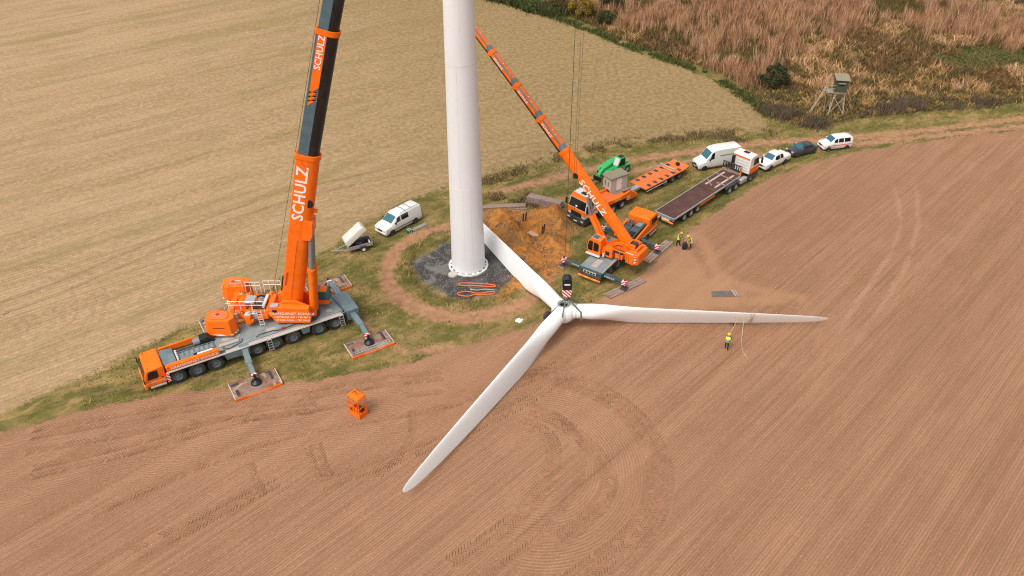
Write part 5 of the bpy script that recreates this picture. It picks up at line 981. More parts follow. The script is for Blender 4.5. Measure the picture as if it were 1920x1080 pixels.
# tractor unit with the low-loader
TA = thing('truck', 'white and orange truck tractor facing the viewer beneath the slanting boom', 'truck', (6.95, 77.1, 0), 223.5)
truck_cab(TA, -2.25, -0.05, 2.5, 1.15, 3.45)
q = MB(); q.box(-7.2, -0.3, -0.42, 0.42, 0.7, 1.05); q.build('chassis', 'dark', TA, 0.02)
for x in (-1.6, -4.85, -6.4):
    for s in (-1, 1): wheel(TA, x, s * 1.08, 0.52, 0.34, s, 'rimsilver')
for s in (-1, 1):
    for x in (-4.85, -6.4): q = MB(); q.prism([(x - 0.68, 0.75), (x - 0.5, 1.1), (x + 0.5, 1.1), (x + 0.68, 0.75), (x + 0.62, 0.72), (x + 0.46, 1.04), (x - 0.46, 1.04), (x - 0.62, 0.72)], 'y', s * 0.88, s * 1.27); q.build('mudguard', 'anthracite', TA)
    q = MB(); q.box(-4.0, -2.5, min(s * 0.6, s * 1.22), max(s * 0.6, s * 1.22), 0.45, 1.0); q.build('fuel_tank', 'anthracite', TA, 0.06)
q = MB(); q.box(-2.35, -2.28, -0.9, 0.9, 1.15, 3.2); q.build('rear_wall_panel', 'anthracite', TA)
q = MB(); q.prism([(-0.06, 2.5), (0.0, 2.42), (0.0, 2.3), (-0.05, 2.3)], 'y', -0.12, 0.12); q.build('white_plaque', 'letter', TA)
# low-loader trailer: gooseneck, spine beam, three-axle bogie deck
LT = thing('low_loader_trailer', 'orange low-loader trailer with gooseneck over the truck and three-axle rear deck', 'trailer', (6.95, 77.1, 0), 222.6)
q = MB(); q.prism([(-3.4, 1.25), (-3.4, 1.42), (-7.3, 1.42), (-7.3, 1.25)], 'y', -1.15, 1.15); q.build('gooseneck_floor', 'orange2', LT, 0.02)
for s in (-1, 1):
    q = MB(); q.prism([(-3.35, 1.42), (-3.45, 1.95), (-5.6, 1.72), (-7.5, 1.95), (-8.6, 1.25), (-8.6, 0.8), (-7.4, 1.2)], 'y', s * 1.05, s * 1.27); w_ = q.build('gooseneck_side', 'orange', LT, 0.04)
    text('SCHULZ', 0.26, 'letter', w_, frame((-5.4, s * 1.276, 1.55), (-s * -1, 0, 0), (0, s, 0)))
    q = MB(); q.box(-7.55, -7.05, min(s * 1.15, s * 1.29), max(s * 1.15, s * 1.29), 0.95, 1.35); q.build('striped_plate', 'stripe', LT)
q = MB(); q.prism([(-3.3, 1.42), (-3.3, 1.98), (-3.5, 1.98), (-3.5, 1.42)], 'y', -1.25, 1.25); q.build('headboard', 'orange', LT, 0.04)
q = MB(); q.box(-8.9, -7.3, -1.25, 1.25, 0.75, 1.1); q.build('neck_end', 'orange', LT, 0.04)
q = MB(); q.box(-10.6, -8.8, -0.32, 0.32, 0.62, 0.98); q.build('spine_beam', 'alu', LT, 0.03)
q = MB(); q.box(-17.6, -10.4, -1.27, 1.27, 0.84, 1.0); dk = q.build('deck', 'orange2', LT, 0.03)
q = MB(); q.prism([(-17.6, 0.72), (-17.6, 0.95), (-18.5, 1.12), (-18.5, 0.8)], 'y', -1.2, 1.2); q.build('rear_beam', 'orange2', LT, 0.03)
for s in (-1, 1):
    q = MB(); q.box(-14.2, -10.5, min(s * 1.275, s * 1.30), max(s * 1.275, s * 1.30), 0.62, 0.70); q.build('edge_trim', 'letter', LT)
    for k in range(6): q = MB(); q.box(-11.6 - k * 1.12, -11.15 - k * 1.12, s * 0.85 - 0.26, s * 0.85 + 0.26, 1.0, 1.015); q.build('rubber_strip', 'matdark', dk)
    for x in (-14.0, -15.35, -16.7): wheel(LT, x, s * 1.12, 0.42, 0.32, s, 'rimgrey')
q = MB(); q.path([(-15.7, 1.1, 0.95), (-15.7, 1.1, 1.6), (-15.7, -1.1, 1.6), (-15.7, -1.1, 0.95)], 0.05); q.path([(-15.7, 1.1, 1.25), (-15.7, -1.1, 1.25)], 0.04); q.build('cross_rail', 'alu', LT)
q = MB(); q.box(-17.9, -17.6, -0.2, 0.2, 0.95, 1.35); q.build('winch_post', 'black', LT, 0.02)
q = MB(); q.box(-18.56, -18.5, -1.1, 1.1, 0.82, 0.98); q.build('tail_lamp_bar', 'redlamp', LT)
# transformer kiosk resting on the gooseneck
K = thing('transformer_kiosk', 'beige concrete transformer kiosk with mossy flat roof standing on the orange gooseneck', 'kiosk', (11.75, 82.75, 1.42), 33)
q = MB(); q.box(-1.2, 1.2, -0.68, 0.68, 0.0, 1.72); q.build('wall', 'concrete', K, 0.02)
q = MB(); q.box(-1.34, 1.34, -0.82, 0.82, 1.725, 1.90); q.build('roof', 'kioskroof', K, 0.03)
q = MB(); q.box(-0.35, 0.4, -0.70, -0.683, 0.12, 1.6); d_ = q.build('door', 'letter', K, 0.008)
q = MB(); q.box(0.3, 0.34, -0.715, -0.70, 0.8, 0.95); q.build('handle', 'dark', d_)
q = MB(); q.box(0.44, 1.12, -0.698, -0.683, 0.12, 1.6); q.build('door', 'concrete', K, 0.008)
for yy in (-0.25, 0.25): q = MB(); q.box(-1.225, -1.203, yy - 0.09, yy + 0.09, 0.7, 1.3); q.build('vent_slot', 'rimgrey', K)
q = MB(); q.box(-1.23, -1.203, -0.55, 0.55, 0.05, 0.30); q.build('base_vent', 'brownply', K)
q = MB(); q.box(-1.0, 1.5, -1.15, -0.72, -0.02, 0.06); o = q.build('wooden_board', 'timber'); o.location = (11.75, 82.75, 1.42); o.rotation_euler = (0, 0, R(33)); tag(o, 'brown wooden board lying along the foot of the transformer kiosk', 'board')
# flatbed semi-trailer and its tractor
FT = thing('flatbed_trailer', 'long flatbed trailer with dark brown deck at the edge of the ploughed field', 'trailer', (16.6, 77.05, 0), 46)
q = MB(); q.box(0.1, 13.4, -1.2, 1.2, 1.18, 1.26); fd = q.build('deck_floor', 'brownply', FT, 0.0)
for s in (-1, 1):
    q = MB(); q.box(0.0, 13.5, min(s * 1.2, s * 1.28), max(s * 1.2, s * 1.28), 1.10, 1.31); q.build('side_rail', 'alu', FT, 0.01)
    q = MB(); q.box(0.3, 12.5, s * 0.45 - 0.08, s * 0.45 + 0.08, 0.75, 1.17); q.build('chassis_beam', 'dark', FT)
    q = MB(); q.box(5.2, 8.2, s * 1.22 - 0.03, s * 1.22 + 0.03, 0.72, 0.98); q.build('side_guard', 'orange2', FT)
    for x in (2.25, 3.55, 4.85): wheel(FT, x, s * 1.03, 0.50, 0.36, s, 'rimsilver')
q = MB(); q.box(0.0, 0.1, -1.28, 1.28, 0.98, 1.30); q.build('tail_beam', 'alu', FT, 0.01)
q = MB(); q.box(-0.06, 0.04, -1.25, 1.25, 0.6, 0.78); q.build('bumper_bar', 'stripeyel', FT, 0.01)
q = MB(); q.box(-0.03, 0.0, -0.7, 0.7, 0.8, 0.95); q.build('number_board', 'letter', FT)
for s in (-1, 1): q = MB(); q.box(-0.03, 0.02, s * 1.0 - 0.2, s * 1.0 + 0.2, 0.8, 0.95); q.build('tail_lamp', 'redlamp', FT)
q = MB(); q.box(-0.02, 0.0, -1.2, -0.85, 1.02, 1.26); q.build('blue_sign', 'blue', FT)
q = MB(); q.box(8.05, 8.25, -1.2, 1.2, 1.262, 1.31); q.build('deck_ridge', 'brownply', FT)
for y in (-0.62, 0.62):
    for k in range(3): q = MB(); q.box(9.0 + k * 1.35, 10.3 + k * 1.35, y - 0.12, y + 0.12, 1.262, 1.30); q.build('deck_inlay', 'plank', fd)
for (x, y, rz, L) in ((9.6, 0.55, 50, 1.9), (10.1, -0.75, 96, 1.2), (11.9, 0.0, 88, 2.2)):
    q = MB(); q.box(-L / 2, L / 2, -0.06, 0.06, 0, 0.1); o = q.build('deck_timber', 'timber', FT, 0.01); o.location = (x, y, 1.31); o.rotation_euler = (0, 0, R(rz))
hb = MB(); hb.box(13.42, 13.5, -1.25, 1.25, 1.3, 1.62); hb = hb.build('headboard', 'timber', FT, 0.01)
for k in range(9): q = MB(); q.box(13.42, 13.5, -1.22 + k * 0.29, -1.10 + k * 0.29, 1.6, 2.45); q.build('slat', 'dark', hb)
q = MB(); q.box(13.40, 13.51, -1.25, 1.25, 2.4, 2.5); q.build('top_rail', 'dark', hb)
q = MB(); q.box(13.38, 13.52, -1.3, -1.2, 1.3, 2.55); q.build('corner_post', 'orange', hb)
TB = thing('truck', 'white and orange truck tractor at the head of the brown flatbed trailer', 'truck', (28.65, 88.75, 0), 44)
truck_cab(TB, -2.15, -0.05, 2.45, 1.15, 3.35)
for s in (-1, 1):
    for x in (-1.45, -4.55, -5.85): wheel(TB, x, s * 1.05, 0.50, 0.34, s, 'rimsilver')
    q = MB(); q.box(-3.6, -2.3, min(s * 0.7, s * 1.22), max(s * 0.7, s * 1.22), 0.4, 0.95); q.build('side_tank', 'alu', TB, 0.05)
    q = MB(); q.prism([(-6.6, 0.9), (-6.4, 1.08), (-4.0, 1.08), (-3.85, 0.9)], 'y', s * 0.86, s * 1.2); q.build('mudguard', 'anthracite', TB)
q = MB(); q.box(-6.6, -0.4, -0.42, 0.42, 0.6, 0.98); q.build('chassis', 'dark', TB, 0.02)
q = MB(); q.box(-2.2, -2.16, -1.1, 1.1, 2.98, 3.16); q.build('rear_band', 'orange', TB)
q = MB(); q.box(-2.5, -2.17, 0.85, 1.15, 1.2, 3.0); q.build('air_duct', 'black', TB, 0.03)
for k in range(4): q = MB(); q.box(-2.185, -2.16, -0.95, 0.7, 1.5 + k * 0.36, 1.56 + k * 0.36); q.build('wall_rib', 'canvas', TB)
for s in (-1, 1): q = MB(); q.box(-2.1, -0.3, min(s * 1.226, s * 1.245), max(s * 1.226, s * 1.245), 1.18, 1.62); q.build('lower_band', 'orange', TB)

# ------------------------------------------------------------------ cars and vans: lofted bodies
def car(name, label, cat, loc, rz, st, wins, wb, wr, mat, rim='rimsilver', lower=None, group=None, scale=1.0, roof=None):
    """st: stations front to rear (x, z_bottom, half width, z_belt, half width top, z_top). wins: (kind, u0, u1)"""
    t = thing(name, label, cat, loc, rz, group); t.scale = (scale,) * 3
    def half(s):
        x, zb, w, zl, wt, zt = s; return [(x, 0, zb), (x, w * 0.9, zb), (x, w * 0.985, zb + 0.18), (x, w, zb + (zl - zb) * 0.55), (x, w * 0.965, zl), (x, wt, zt - 0.07), (x, wt * 0.9, zt - 0.015), (x, 0, zt + 0.02)]
    H = [half(s) for s in st]
    q = MB(); q.loft([h + [(p[0], -p[1], p[2]) for p in h[-2:0:-1]] for h in H]); body = q.build('body', mat, t, 0.0, 38)
    def S(u, k, side):
        i = min(int(u), len(H) - 2); f = u - i; j = min(int(k), 6); g = k - j
        a = Vector(H[i][j]).lerp(Vector(H[i][j + 1]), g); b = Vector(H[i + 1][j]).lerp(Vector(H[i + 1][j + 1]), g); p = a.lerp(b, f); p.y *= side; return p
    def patch(nme, m, uk, side, nu=3, nk=3, off=0.012):
        """uk: four (u,k) corners"""
        G = []
        for a in range(nu + 1):
            for b in range(nk + 1):
                fa, fb = a / nu, b / nk; u = (uk[0][0] * (1 - fa) + uk[1][0] * fa) * (1 - fb) + (uk[3][0] * (1 - fa) + uk[2][0] * fa) * fb; k = (uk[0][1] * (1 - fa) + uk[1][1] * fa) * (1 - fb) + (uk[3][1] * (1 - fa) + uk[2][1] * fa) * fb
                p = S(u, k, side); d = (S(u + 0.05, k, side) - S(u - 0.05, k, side)).cross(S(u, min(k + 0.1, 7), side) - S(u, k - 0.1, side))
                if d.length > 0: d.normalize()
                c = Vector((p.x, 0, 0.6)); d = d if d.dot(p - c) > 0 else -d; G.append(p + d * off)
        q = MB(); q.add(G, [(a * (nk + 1) + b, (a + 1) * (nk + 1) + b, (a + 1) * (nk + 1) + b + 1, a * (nk + 1) + b + 1) for a in range(nu) for b in range(nk)]); return q.build(nme, m, t)
    for kind, u0, u1, *ex in wins:
        if kind in ('wind', 'rear', 'roofpane'):
            H2 = []
            for a in range(4):
                for b in range(7):
                    u = u0 + (u1 - u0) * a / 3; sy = (b / 3 - 1); p = S(u, 6.0 if abs(sy) > 0.99 else 6 + (1 - abs(sy)), 1 if sy >= 0 else -1); pe = S(u, 5.6, 1); p.y = sy * pe.y * 0.93
                    if abs(sy) > 0.9: p.z = S(u, 6.0, 1).z
                    H2.append(p)
            d = (H2[7] - H2[0]).cross(H2[1] - H2[0]).normalized(); d = d if d.z > 0 else -d
            q = MB(); q.add([p + d * 0.022 for p in H2], [(a * 7 + b, a * 7 + b + 1, (a + 1) * 7 + b + 1, (a + 1) * 7 + b) for a in range(3) for b in range(6)]); q.build({'wind': 'windscreen', 'rear': 'rear_window', 'roofpane': 'roof_panel'}[kind], 'glass' if kind == 'wind' else 'glassdark', t)
        elif kind == 'side':
            sl0, sl1 = ex if ex else (0, 0)
            for s in (-1, 1): patch('side_window', 'glassdark', [(u0, 4.12), (u1, 4.12), (u1 + sl1, 4.9), (u0 + sl0, 4.9)], s)
        elif kind == 'band':
            for s in (-1, 1): patch(ex[1], ex[0], [(u0, ex[2]), (u1, ex[2]), (u1, ex[3]), (u0, ex[3])], s, 6, 2, 0.01)
    xf, xr = st[0][0], st[-1][0]; hw = max(s[2] for s in st)
    for x in wb:
        for s in (-1, 1):
            q = MB(); q.lathe([(0.001, 0), (wr * 1.16, 0), (wr * 1.16, -0.12)], (x, s * (hw + 0.004), wr), 'y', 24) if s > 0 else q.lathe([(0.001, 0), (wr * 1.16, 0), (wr * 1.16, 0.12)], (x, s * (hw + 0.004), wr), 'y', 24); q.build('wheel_arch', 'black', t)
            wheel(t, x, s * (hw - 0.09), wr, 0.22, s, rim, 0.64)
    zf = st[1][3]; 
    q = MB(); w = st[0][2] * 0.98; q.box(xf - 0.06, xf + 0.05, -w, w, st[0][1] + 0.02, st[0][1] + 0.24); q.build('front_bumper', lower or mat, t, 0.04)
    q = MB(); w2 = st[-1][2] * 0.97; q.box(xr - 0.06, xr + 0.05, -w2, w2, st[-1][1] + 0.03, st[-1][1] + 0.25); q.build('rear_bumper', lower or mat, t, 0.04)
    q = MB(); q.box(xf + 0.012, xf + 0.035, -w * 0.45, w * 0.45, st[0][1] + 0.28, st[0][1] + 0.5); q.build('grille', 'black', t, 0.01)
    q = MB(); q.box(xf + 0.055, xf + 0.07, -0.25, 0.25, st[0][1] + 0.1, st[0][1] + 0.2); q.build('number_plate', 'letter', t)
    for s in (-1, 1):
        q = MB(); a = S(0.25, 4.6, s); b = S(0.05, 3.6, s); q.box(xf - 0.14, xf + 0.03, s * w * 0.78 - 0.16, s * w * 0.78 + 0.16, st[0][1] + 0.32, st[0][1] + 0.5); q.build('headlamp', 'lamp', t, 0.03)
        q = MB(); q.box(xr - 0.03, xr + 0.04, s * w2 * 0.9 - 0.06, s * w2 * 0.9 + 0.06, st[-1][3] - 0.25, st[-1][3] + 0.15); q.build('tail_lamp', 'redlamp', t)
        i = [k for k, w_ in enumerate(wins) if w_[0] == 'wind'][0]; p = S(wins[i][1] + 0.35, 4.2, s); q = MB(); q.box(p.x - 0.16, p.x - 0.04, p.y + s * 0.02 - 0.03, p.y + s * 0.2 + 0.03, p.z - 0.02, p.z + 0.18) if s > 0 else q.box(p.x - 0.16, p.x - 0.04, p.y - 0.23, p.y + 0.01, p.z - 0.02, p.z + 0.18); q.build('mirror', 'black' if mat == 'white' and cat == 'van' else mat, t, 0.03)
    return t
# long-roof panel van by the track
VAN_BIG = [(3.02, 0.34, 0.82, 0.72, 0.78, 0.86), (2.93, 0.28, 0.95, 0.92, 0.84, 1.06), (2.4, 0.26, 1.0, 1.12, 0.86, 1.22), (1.95, 0.26, 1.0, 1.26, 0.86, 1.42), (1.22, 0.26, 1.0, 1.34, 0.84, 2.40), (0.85, 0.26, 1.0, 1.36, 0.86, 2.60), (0.0, 0.26, 1.0, 1.38, 0.88, 2.68), (-2.6, 0.26, 1.0, 1.38, 0.88, 2.66), (-2.9, 0.3, 0.97, 1.36, 0.84, 2.58)]
v = car('panel_van', 'tall white panel van with green stripe parked beside the flatbed truck', 'van', (25.1, 91.0, 0), 198, VAN_BIG, [('wind', 3.08, 3.96), ('side', 3.55, 4.9, 0.42, 0), ('band', 5.9, 7.9, 'green', 'green_stripe', 4.30, 4.42), ('band', 2.6, 8.0, 'black', 'side_trim', 1.3, 1.9)], (2.15, -1.5), 0.34, 'white', 'rimgrey', 'black', scale=0.95)
PICK = [(2.55, 0.40, 0.82, 0.72, 0.80, 0.94), (2.45, 0.34, 0.93, 0.98, 0.86, 1.10), (1.6, 0.32, 0.96, 1.05, 0.82, 1.18), (1.15, 0.32, 0.96, 1.08, 0.78, 1.24), (0.45, 0.32, 0.96, 1.10, 0.68, 1.76), (0.0, 0.32, 0.96, 1.10, 0.70, 1.84), (-0.85, 0.32, 0.96, 1.10, 0.70, 1.82), (-0.98, 0.34, 0.96, 1.10, 0.70, 1.76), (-1.1, 0.36, 0.96, 1.08, 0.92, 1.16), (-2.5, 0.40, 0.95, 1.06, 0.92, 1.14), (-2.6, 0.44, 0.92, 1.02, 0.88, 1.10)]
v = car('pickup_truck', 'white pickup truck with covered load bed parked right behind the flatbed cab', 'pickup', (32.1, 91.1, 0), 217.5, PICK, [('wind', 3.05, 3.96), ('side', 3.5, 5.25, 0.45, 0), ('side', 5.4, 6.7, 0, -0.1)], (1.5, -1.45), 0.37, 'white', 'rimgrey', scale=0.93)
q = MB(); q.box(-2.45, -1.35, -0.80, 0.80, 1.135, 1.185); q.build('bed_cover', 'white', v, 0.02)
HATCH = [(2.0, 0.36, 0.74, 0.62, 0.66, 0.74), (1.9, 0.28, 0.84, 0.76, 0.76, 0.86), (1.2, 0.24, 0.88, 0.90, 0.74, 0.98), (0.92, 0.24, 0.88, 0.92, 0.72, 1.03), (0.15, 0.24, 0.88, 0.94, 0.60, 1.42), (-0.4, 0.24, 0.88, 0.96, 0.62, 1.47), (-1.2, 0.24, 0.88, 0.98, 0.58, 1.40), (-1.75, 0.26, 0.86, 0.98, 0.60, 1.05), (-2.0, 0.32, 0.80, 0.86, 0.64, 0.94)]
v = car('hatchback_car', 'small dark grey hatchback parked between the white pickup and the white estate van', 'car', (36.5, 94.15, 0), 203, HATCH, [('wind', 3.05, 3.96), ('side', 3.45, 4.9, 0.45, 0), ('side', 5.0, 6.2, 0, -0.2), ('rear', 6.1, 6.9)], (1.22, -1.27), 0.30, 'anthracite', 'rimgrey', scale=0.95)
o = MB(); o.box(0.35, 0.75, 0.80, 0.83, 1.0, 1.16); o.build('orange_sticker', 'slingor', v)
MPV = [(2.12, 0.36, 0.76, 0.66, 0.70, 0.80), (2.02, 0.28, 0.86, 0.86, 0.78, 0.96), (1.35, 0.26, 0.90, 1.0, 0.76, 1.12), (1.1, 0.26, 0.90, 1.03, 0.74, 1.18), (0.45, 0.26, 0.90, 1.06, 0.68, 1.70), (0.1, 0.26, 0.90, 1.06, 0.70, 1.80), (-1.5, 0.26, 0.90, 1.08, 0.70, 1.80), (-2.0, 0.28, 0.89, 1.08, 0.68, 1.72), (-2.14, 0.32, 0.85, 1.04, 0.66, 1.6)]
v = car('estate_van', 'white high-roofed family van with orange stripes, last in the row of parked cars', 'car', (41.2, 95.75, 0), 193, MPV, [('wind', 3.05, 3.96), ('side', 3.45, 4.9, 0.45, 0), ('side', 5.05, 5.5), ('side', 5.58, 6.4), ('band', 1.8, 7.8, 'orange2', 'orange_stripe', 3.05, 3.45), ('band', 2.2, 4.6, 'orange2', 'orange_stripe', 2.2, 2.6)], (1.35, -1.35), 0.31, 'white', scale=0.95)
TRANSIT = [(2.62, 0.36, 0.82, 0.68, 0.74, 0.80), (2.52, 0.28, 0.95, 0.94, 0.82, 1.05), (1.95, 0.26, 0.99, 1.10, 0.82, 1.22), (1.62, 0.26, 0.99, 1.14, 0.80, 1.30), (0.78, 0.26, 0.99, 1.20, 0.76, 1.86), (0.4, 0.26, 0.99, 1.20, 0.78, 1.96), (-2.3, 0.26, 0.99, 1.20, 0.80, 1.98), (-2.6, 0.3, 0.95, 1.18, 0.78, 1.90)]
v = car('panel_van', 'white window van with black roof rails parked left of the tower', 'van', (-12.42, 76.85, 0), 228.2, TRANSIT, [('wind', 3.05, 3.96), ('side', 3.45, 4.95, 0.45, 0), ('side', 5.05, 5.42), ('band', 2.6, 5.7, 'black', 'side_trim', 2.3, 2.6)], (1.72, -1.62), 0.34, 'white')
for s in (-1, 1): q = MB(); q.path([(0.2, s * 0.70, 1.98), (0.15, s * 0.70, 2.06), (-2.25, s * 0.70, 2.07), (-2.3, s * 0.70, 1.98)], 0.022); q.build('roof_rail', 'black', v)
for x in (-0.55, -1.35): q = MB(); q.path([(x, -0.70, 2.06), (x, 0.70, 2.06)], 0.022); q.build('cross_bar', 'black', v)

# ------------------------------------------------------------------ telehandler
TH = thing('telehandler', 'bright green telehandler with lowered forks parked behind the transformer kiosk', 'telehandler', (12.15, 88.85, 0), 224)
q = MB(); q.prism([(-2.2, 0.55), (-2.2, 1.15), (-1.2, 1.25), (1.5, 1.05), (1.9, 0.7), (1.8, 0.55)], 'y', -0.62, 0.62); q.build('body', 'green', TH, 0.05)
q = MB(); q.prism([(-1.9, 1.2), (-1.8, 1.45), (0.4, 1.35), (1.3, 1.05), (1.3, 0.9)], 'y', -1.02, -0.3); q.build('engine_hood', 'green', TH, 0.06)
cbn = MB(); cbn.prism([(-1.05, 0.7), (-1.1, 1.5), (-0.95, 2.35), (-0.1, 2.38), (0.35, 1.5), (0.45, 0.7)], 'y', 0.28, 1.08); cbn = cbn.build('cab', 'green', TH, 0.04)
for s, y in ((1, 1.085), (-1, 0.275)): q = MB(); q.prism([(-0.95, 1.3), (-0.85, 2.22), (-0.15, 2.22), (0.22, 1.4)], 'y', y - 0.008, y + 0.008); q.build('side_window', 'glassdark', cbn)
q = MB(); q.loft([[(0.37, 0.34, 1.5), (0.37, 1.02, 1.5), (-0.06, 1.02, 2.3), (-0.06, 0.34, 2.3)], [(0.40, 0.34, 1.51), (0.40, 1.02, 1.51), (-0.03, 1.02, 2.31), (-0.03, 0.34, 2.31)]]); q.build('windscreen', 'lamp', cbn)
q = MB(); q.box(-0.9, -0.2, 0.4, 0.98, 2.375, 2.40); q.build('roof_window', 'glassdark', cbn)
q = MB(); q.bar((-1.7, -0.02, 1.75), (1.8, -0.02, 1.2), 0.34, 0.36); q.bar((1.6, -0.02, 1.25), (2.5, -0.02, 0.75), 0.28, 0.3); q.build('lifting_arm', 'green', TH, 0.03)
q = MB(); q.prism([(2.3, 0.3), (2.35, 0.95), (2.6, 0.9), (2.7, 0.3)], 'y', -0.25, 0.22); q.build('arm_head', 'green', TH, 0.03)
q = MB(); q.box(2.68, 2.78, -0.6, 0.6, 0.12, 0.62); q.build('fork_carriage', 'black', TH, 0.01)
for y in (-0.42, 0.42): q = MB(); q.box(2.75, 3.95, y - 0.06, y + 0.06, 0.09, 0.15); q.build('fork', 'dark', TH)
for x in (1.1, -1.45):
    for s in (-1, 1): wheel(TH, x, s * 0.95, 0.5, 0.36, s, 'alu', 0.5)
for x in (1.1, -1.45):
    for s in (-1, 1): q = MB(); q.prism([(x - 0.58, 0.72), (x - 0.4, 1.06), (x + 0.4, 1.06), (x + 0.58, 0.72), (x + 0.52, 0.7), (x + 0.36, 1.01), (x - 0.36, 1.01), (x - 0.52, 0.7)], 'y', s * 0.72, s * 1.13); q.build('mudguard', 'green', TH)

# ------------------------------------------------------------------ small box trailer with its lid tipped open
BT = thing('box_trailer', 'small car trailer with its pale lid tipped open, parked left of the white window van', 'trailer', (-16.2, 72.45, 0), 26)
q = MB(); q.box(-1.15, 1.45, -0.72, 0.72, 0.48, 0.54); q.build('floor', 'dark', BT)
for s in (-1, 1): q = MB(); q.box(-1.15, 1.45, min(s * 0.70, s * 0.74), max(s * 0.70, s * 0.74), 0.45, 0.85); q.build('side_board', 'rimsilver', BT, 0.01)
for x in (-1.17, 1.43): q = MB(); q.box(x - 0.02, x + 0.02, -0.69, 0.69, 0.45, 0.85); q.build('end_board', 'rimsilver', BT, 0.01)
q = MB(); q.bar((-1.1, 0.55, 0.45), (-2.5, 0.0, 0.45), 0.07); q.bar((-1.1, -0.55, 0.45), (-2.5, 0.0, 0.45), 0.07); q.bar((-2.4, 0, 0.46), (-2.85, 0, 0.46), 0.1); q.tube((-2.3, 0.1, 0.02), (-2.3, 0.1, 0.7), 0.03); q.build('drawbar', 'alu', BT)
for s in (-1, 1):
    wheel(BT, 0.35, s * 0.84, 0.3, 0.18, s, 'letter', 0.6)
    q = MB(); q.prism([(-0.05, 0.5), (0.05, 0.68), (0.65, 0.68), (0.75, 0.5), (0.7, 0.5), (0.62, 0.63), (0.08, 0.63), (0.0, 0.5)], 'y', s * 0.745, s * 0.95); q.build('mudguard', 'dark', BT)
q = MB(TR(-1.2, 0, 0.88, 0, -35)); H_ = []
for z, i in ((0.0, 0.0), (0.45, 0.05), (0.62, 0.14), (0.70, 0.3)): H_.append([(0.0 + i, -0.76 + i, z), (2.65 - i, -0.76 + i, z), (2.65 - i, 0.76 - i, z), (0.0 + i, 0.76 - i, z)])
q.loft(H_); lid = q.build('lid', 'canvas', BT, 0.06)
for k in range(3): q = MB(TR(-1.2, 0, 0.88, 0, -35)); q.box(0.45 + k * 0.75, 0.52 + k * 0.75, -0.5, 0.5, 0.695, 0.72); q.build('lid_rib', 'canvas', lid, 0.01)
q = MB(); q.tube((0.9, -0.68, 0.8), (-0.05, -0.66, 1.8), 0.02); q.build('gas_strut', 'dark', BT)
for (x, y, z, m_, sx_) in ((0.9, 0.2, 0.95, 'black', 0.5), (0.2, -0.3, 0.85, 'dark', 0.45), (-0.5, 0.1, 0.9, 'brownply', 0.5), (1.15, -0.4, 0.9, 'letter', 0.14)):
    q = MB(); q.box(x - sx_ / 2, x + sx_ / 2, y - 0.25, y + 0.25, 0.545, z); o = q.build('cargo_box', m_, None, 0.03)
    o.matrix_world = TR(-16.2, 72.45, 0, 26); tag(o, {'black': 'black case at the rear of the open box trailer', 'dark': 'dark grey case in the middle of the open box trailer', 'brownply': 'brown crate under the tipped lid of the box trailer', 'letter': 'small white canister at the tail of the open box trailer'}[m_], 'cargo')
# gutter-like channel and green case beside the window van
q = MB(); q.prism([(-0.2, 0.0), (-0.2, 0.18), (-0.16, 0.18), (-0.15, 0.04), (0.15, 0.04), (0.16, 0.18), (0.2, 0.18), (0.2, 0.0)], 'x', -1.0, 1.0); o = q.build('metal_channel', 'alu'); o.location = (-10.1, 76.55, 0.01); o.rotation_euler = (0, 0, R(42)); tag(o, 'grey metal channel lying on the grass beside the white window van', 'channel')
gc = thing('green_case', 'dark green case with white straps at the end of the metal channel', 'case', (-11.15, 75.62, 0), 42); q = MB(); q.box(-0.3, 0.3, -0.24, 0.24, 0.0, 0.36); q.build('case_body', 'greendark', gc, 0.03)
for x in (-0.14, 0.12): q = MB(); q.box(x - 0.025, x + 0.025, -0.246, 0.246, 0.0, 0.37); q.build('strap', 'letter', gc)

# ------------------------------------------------------------------ orange man basket on the soil
BK = thing('man_basket', 'orange steel man basket with roof standing alone on the ploughed field', 'basket', (-12.5, 48.15, 0), -38)
q = MB(); q.box(-0.62, 0.62, -0.45, 0.45, 0.06, 0.12); q.build('floor', 'orange', BK)
for (a, b, c, d) in ((-0.62, 0.62, -0.47, -0.44), (-0.62, 0.62, 0.44, 0.47), (-0.64, -0.61, -0.44, 0.44), (0.61, 0.64, -0.44, 0.44)): q = MB(); q.box(a, b, c, d, 0.04, 0.52); q.build('side_panel', 'orange', BK)
for x in (-0.6, 0.6):
    for y in (-0.43, 0.43): q = MB(); q.bar((x, y, 0.1), (x * 0.92, y * 0.92, 2.0), 0.06); q.build('post', 'orange', BK)
for (p0, p1) in (((-0.6, -0.43, 1.05), (0.6, -0.43, 1.05)), ((-0.6, 0.43, 1.05), (0.6, 0.43, 1.05)), ((-0.6, -0.43, 1.05), (-0.6, 0.43, 1.05)), ((0.6, -0.43, 1.05), (0.6, 0.43, 1.05)), ((-0.6, -0.44, 1.9), (0.0, -0.44, 0.5)), ((0.6, -0.44, 1.9), (0.6, 0.44, 0.5)), ((0.0, -0.44, 0.5), (0.0, -0.42, 2.0))): q = MB(); q.bar(p0, p1, 0.045); q.build('rail', 'orange', BK)
q = MB(); q.loft([[(-0.64, -0.48, 1.98), (0.64, -0.48, 1.98), (0.64, 0.48, 1.98), (-0.64, 0.48, 1.98)], [(-0.6, -0.44, 2.12), (0.6, -0.44, 2.12), (0.6, 0.44, 2.12), (-0.6, 0.44, 2.12)], [(-0.4, -0.3, 2.24), (0.4, -0.3, 2.24), (0.4, 0.3, 2.24), (-0.4, 0.3, 2.24)]]); q.build('roof', 'orange', BK, 0.03)
q = MB(); q.path([(-0.3, -0.1, 2.24), (-0.15, 0.1, 2.3), (0.1, -0.05, 2.29), (0.3, 0.1, 2.24)], 0.03); q.build('lifting_chain', 'letterdark', BK)
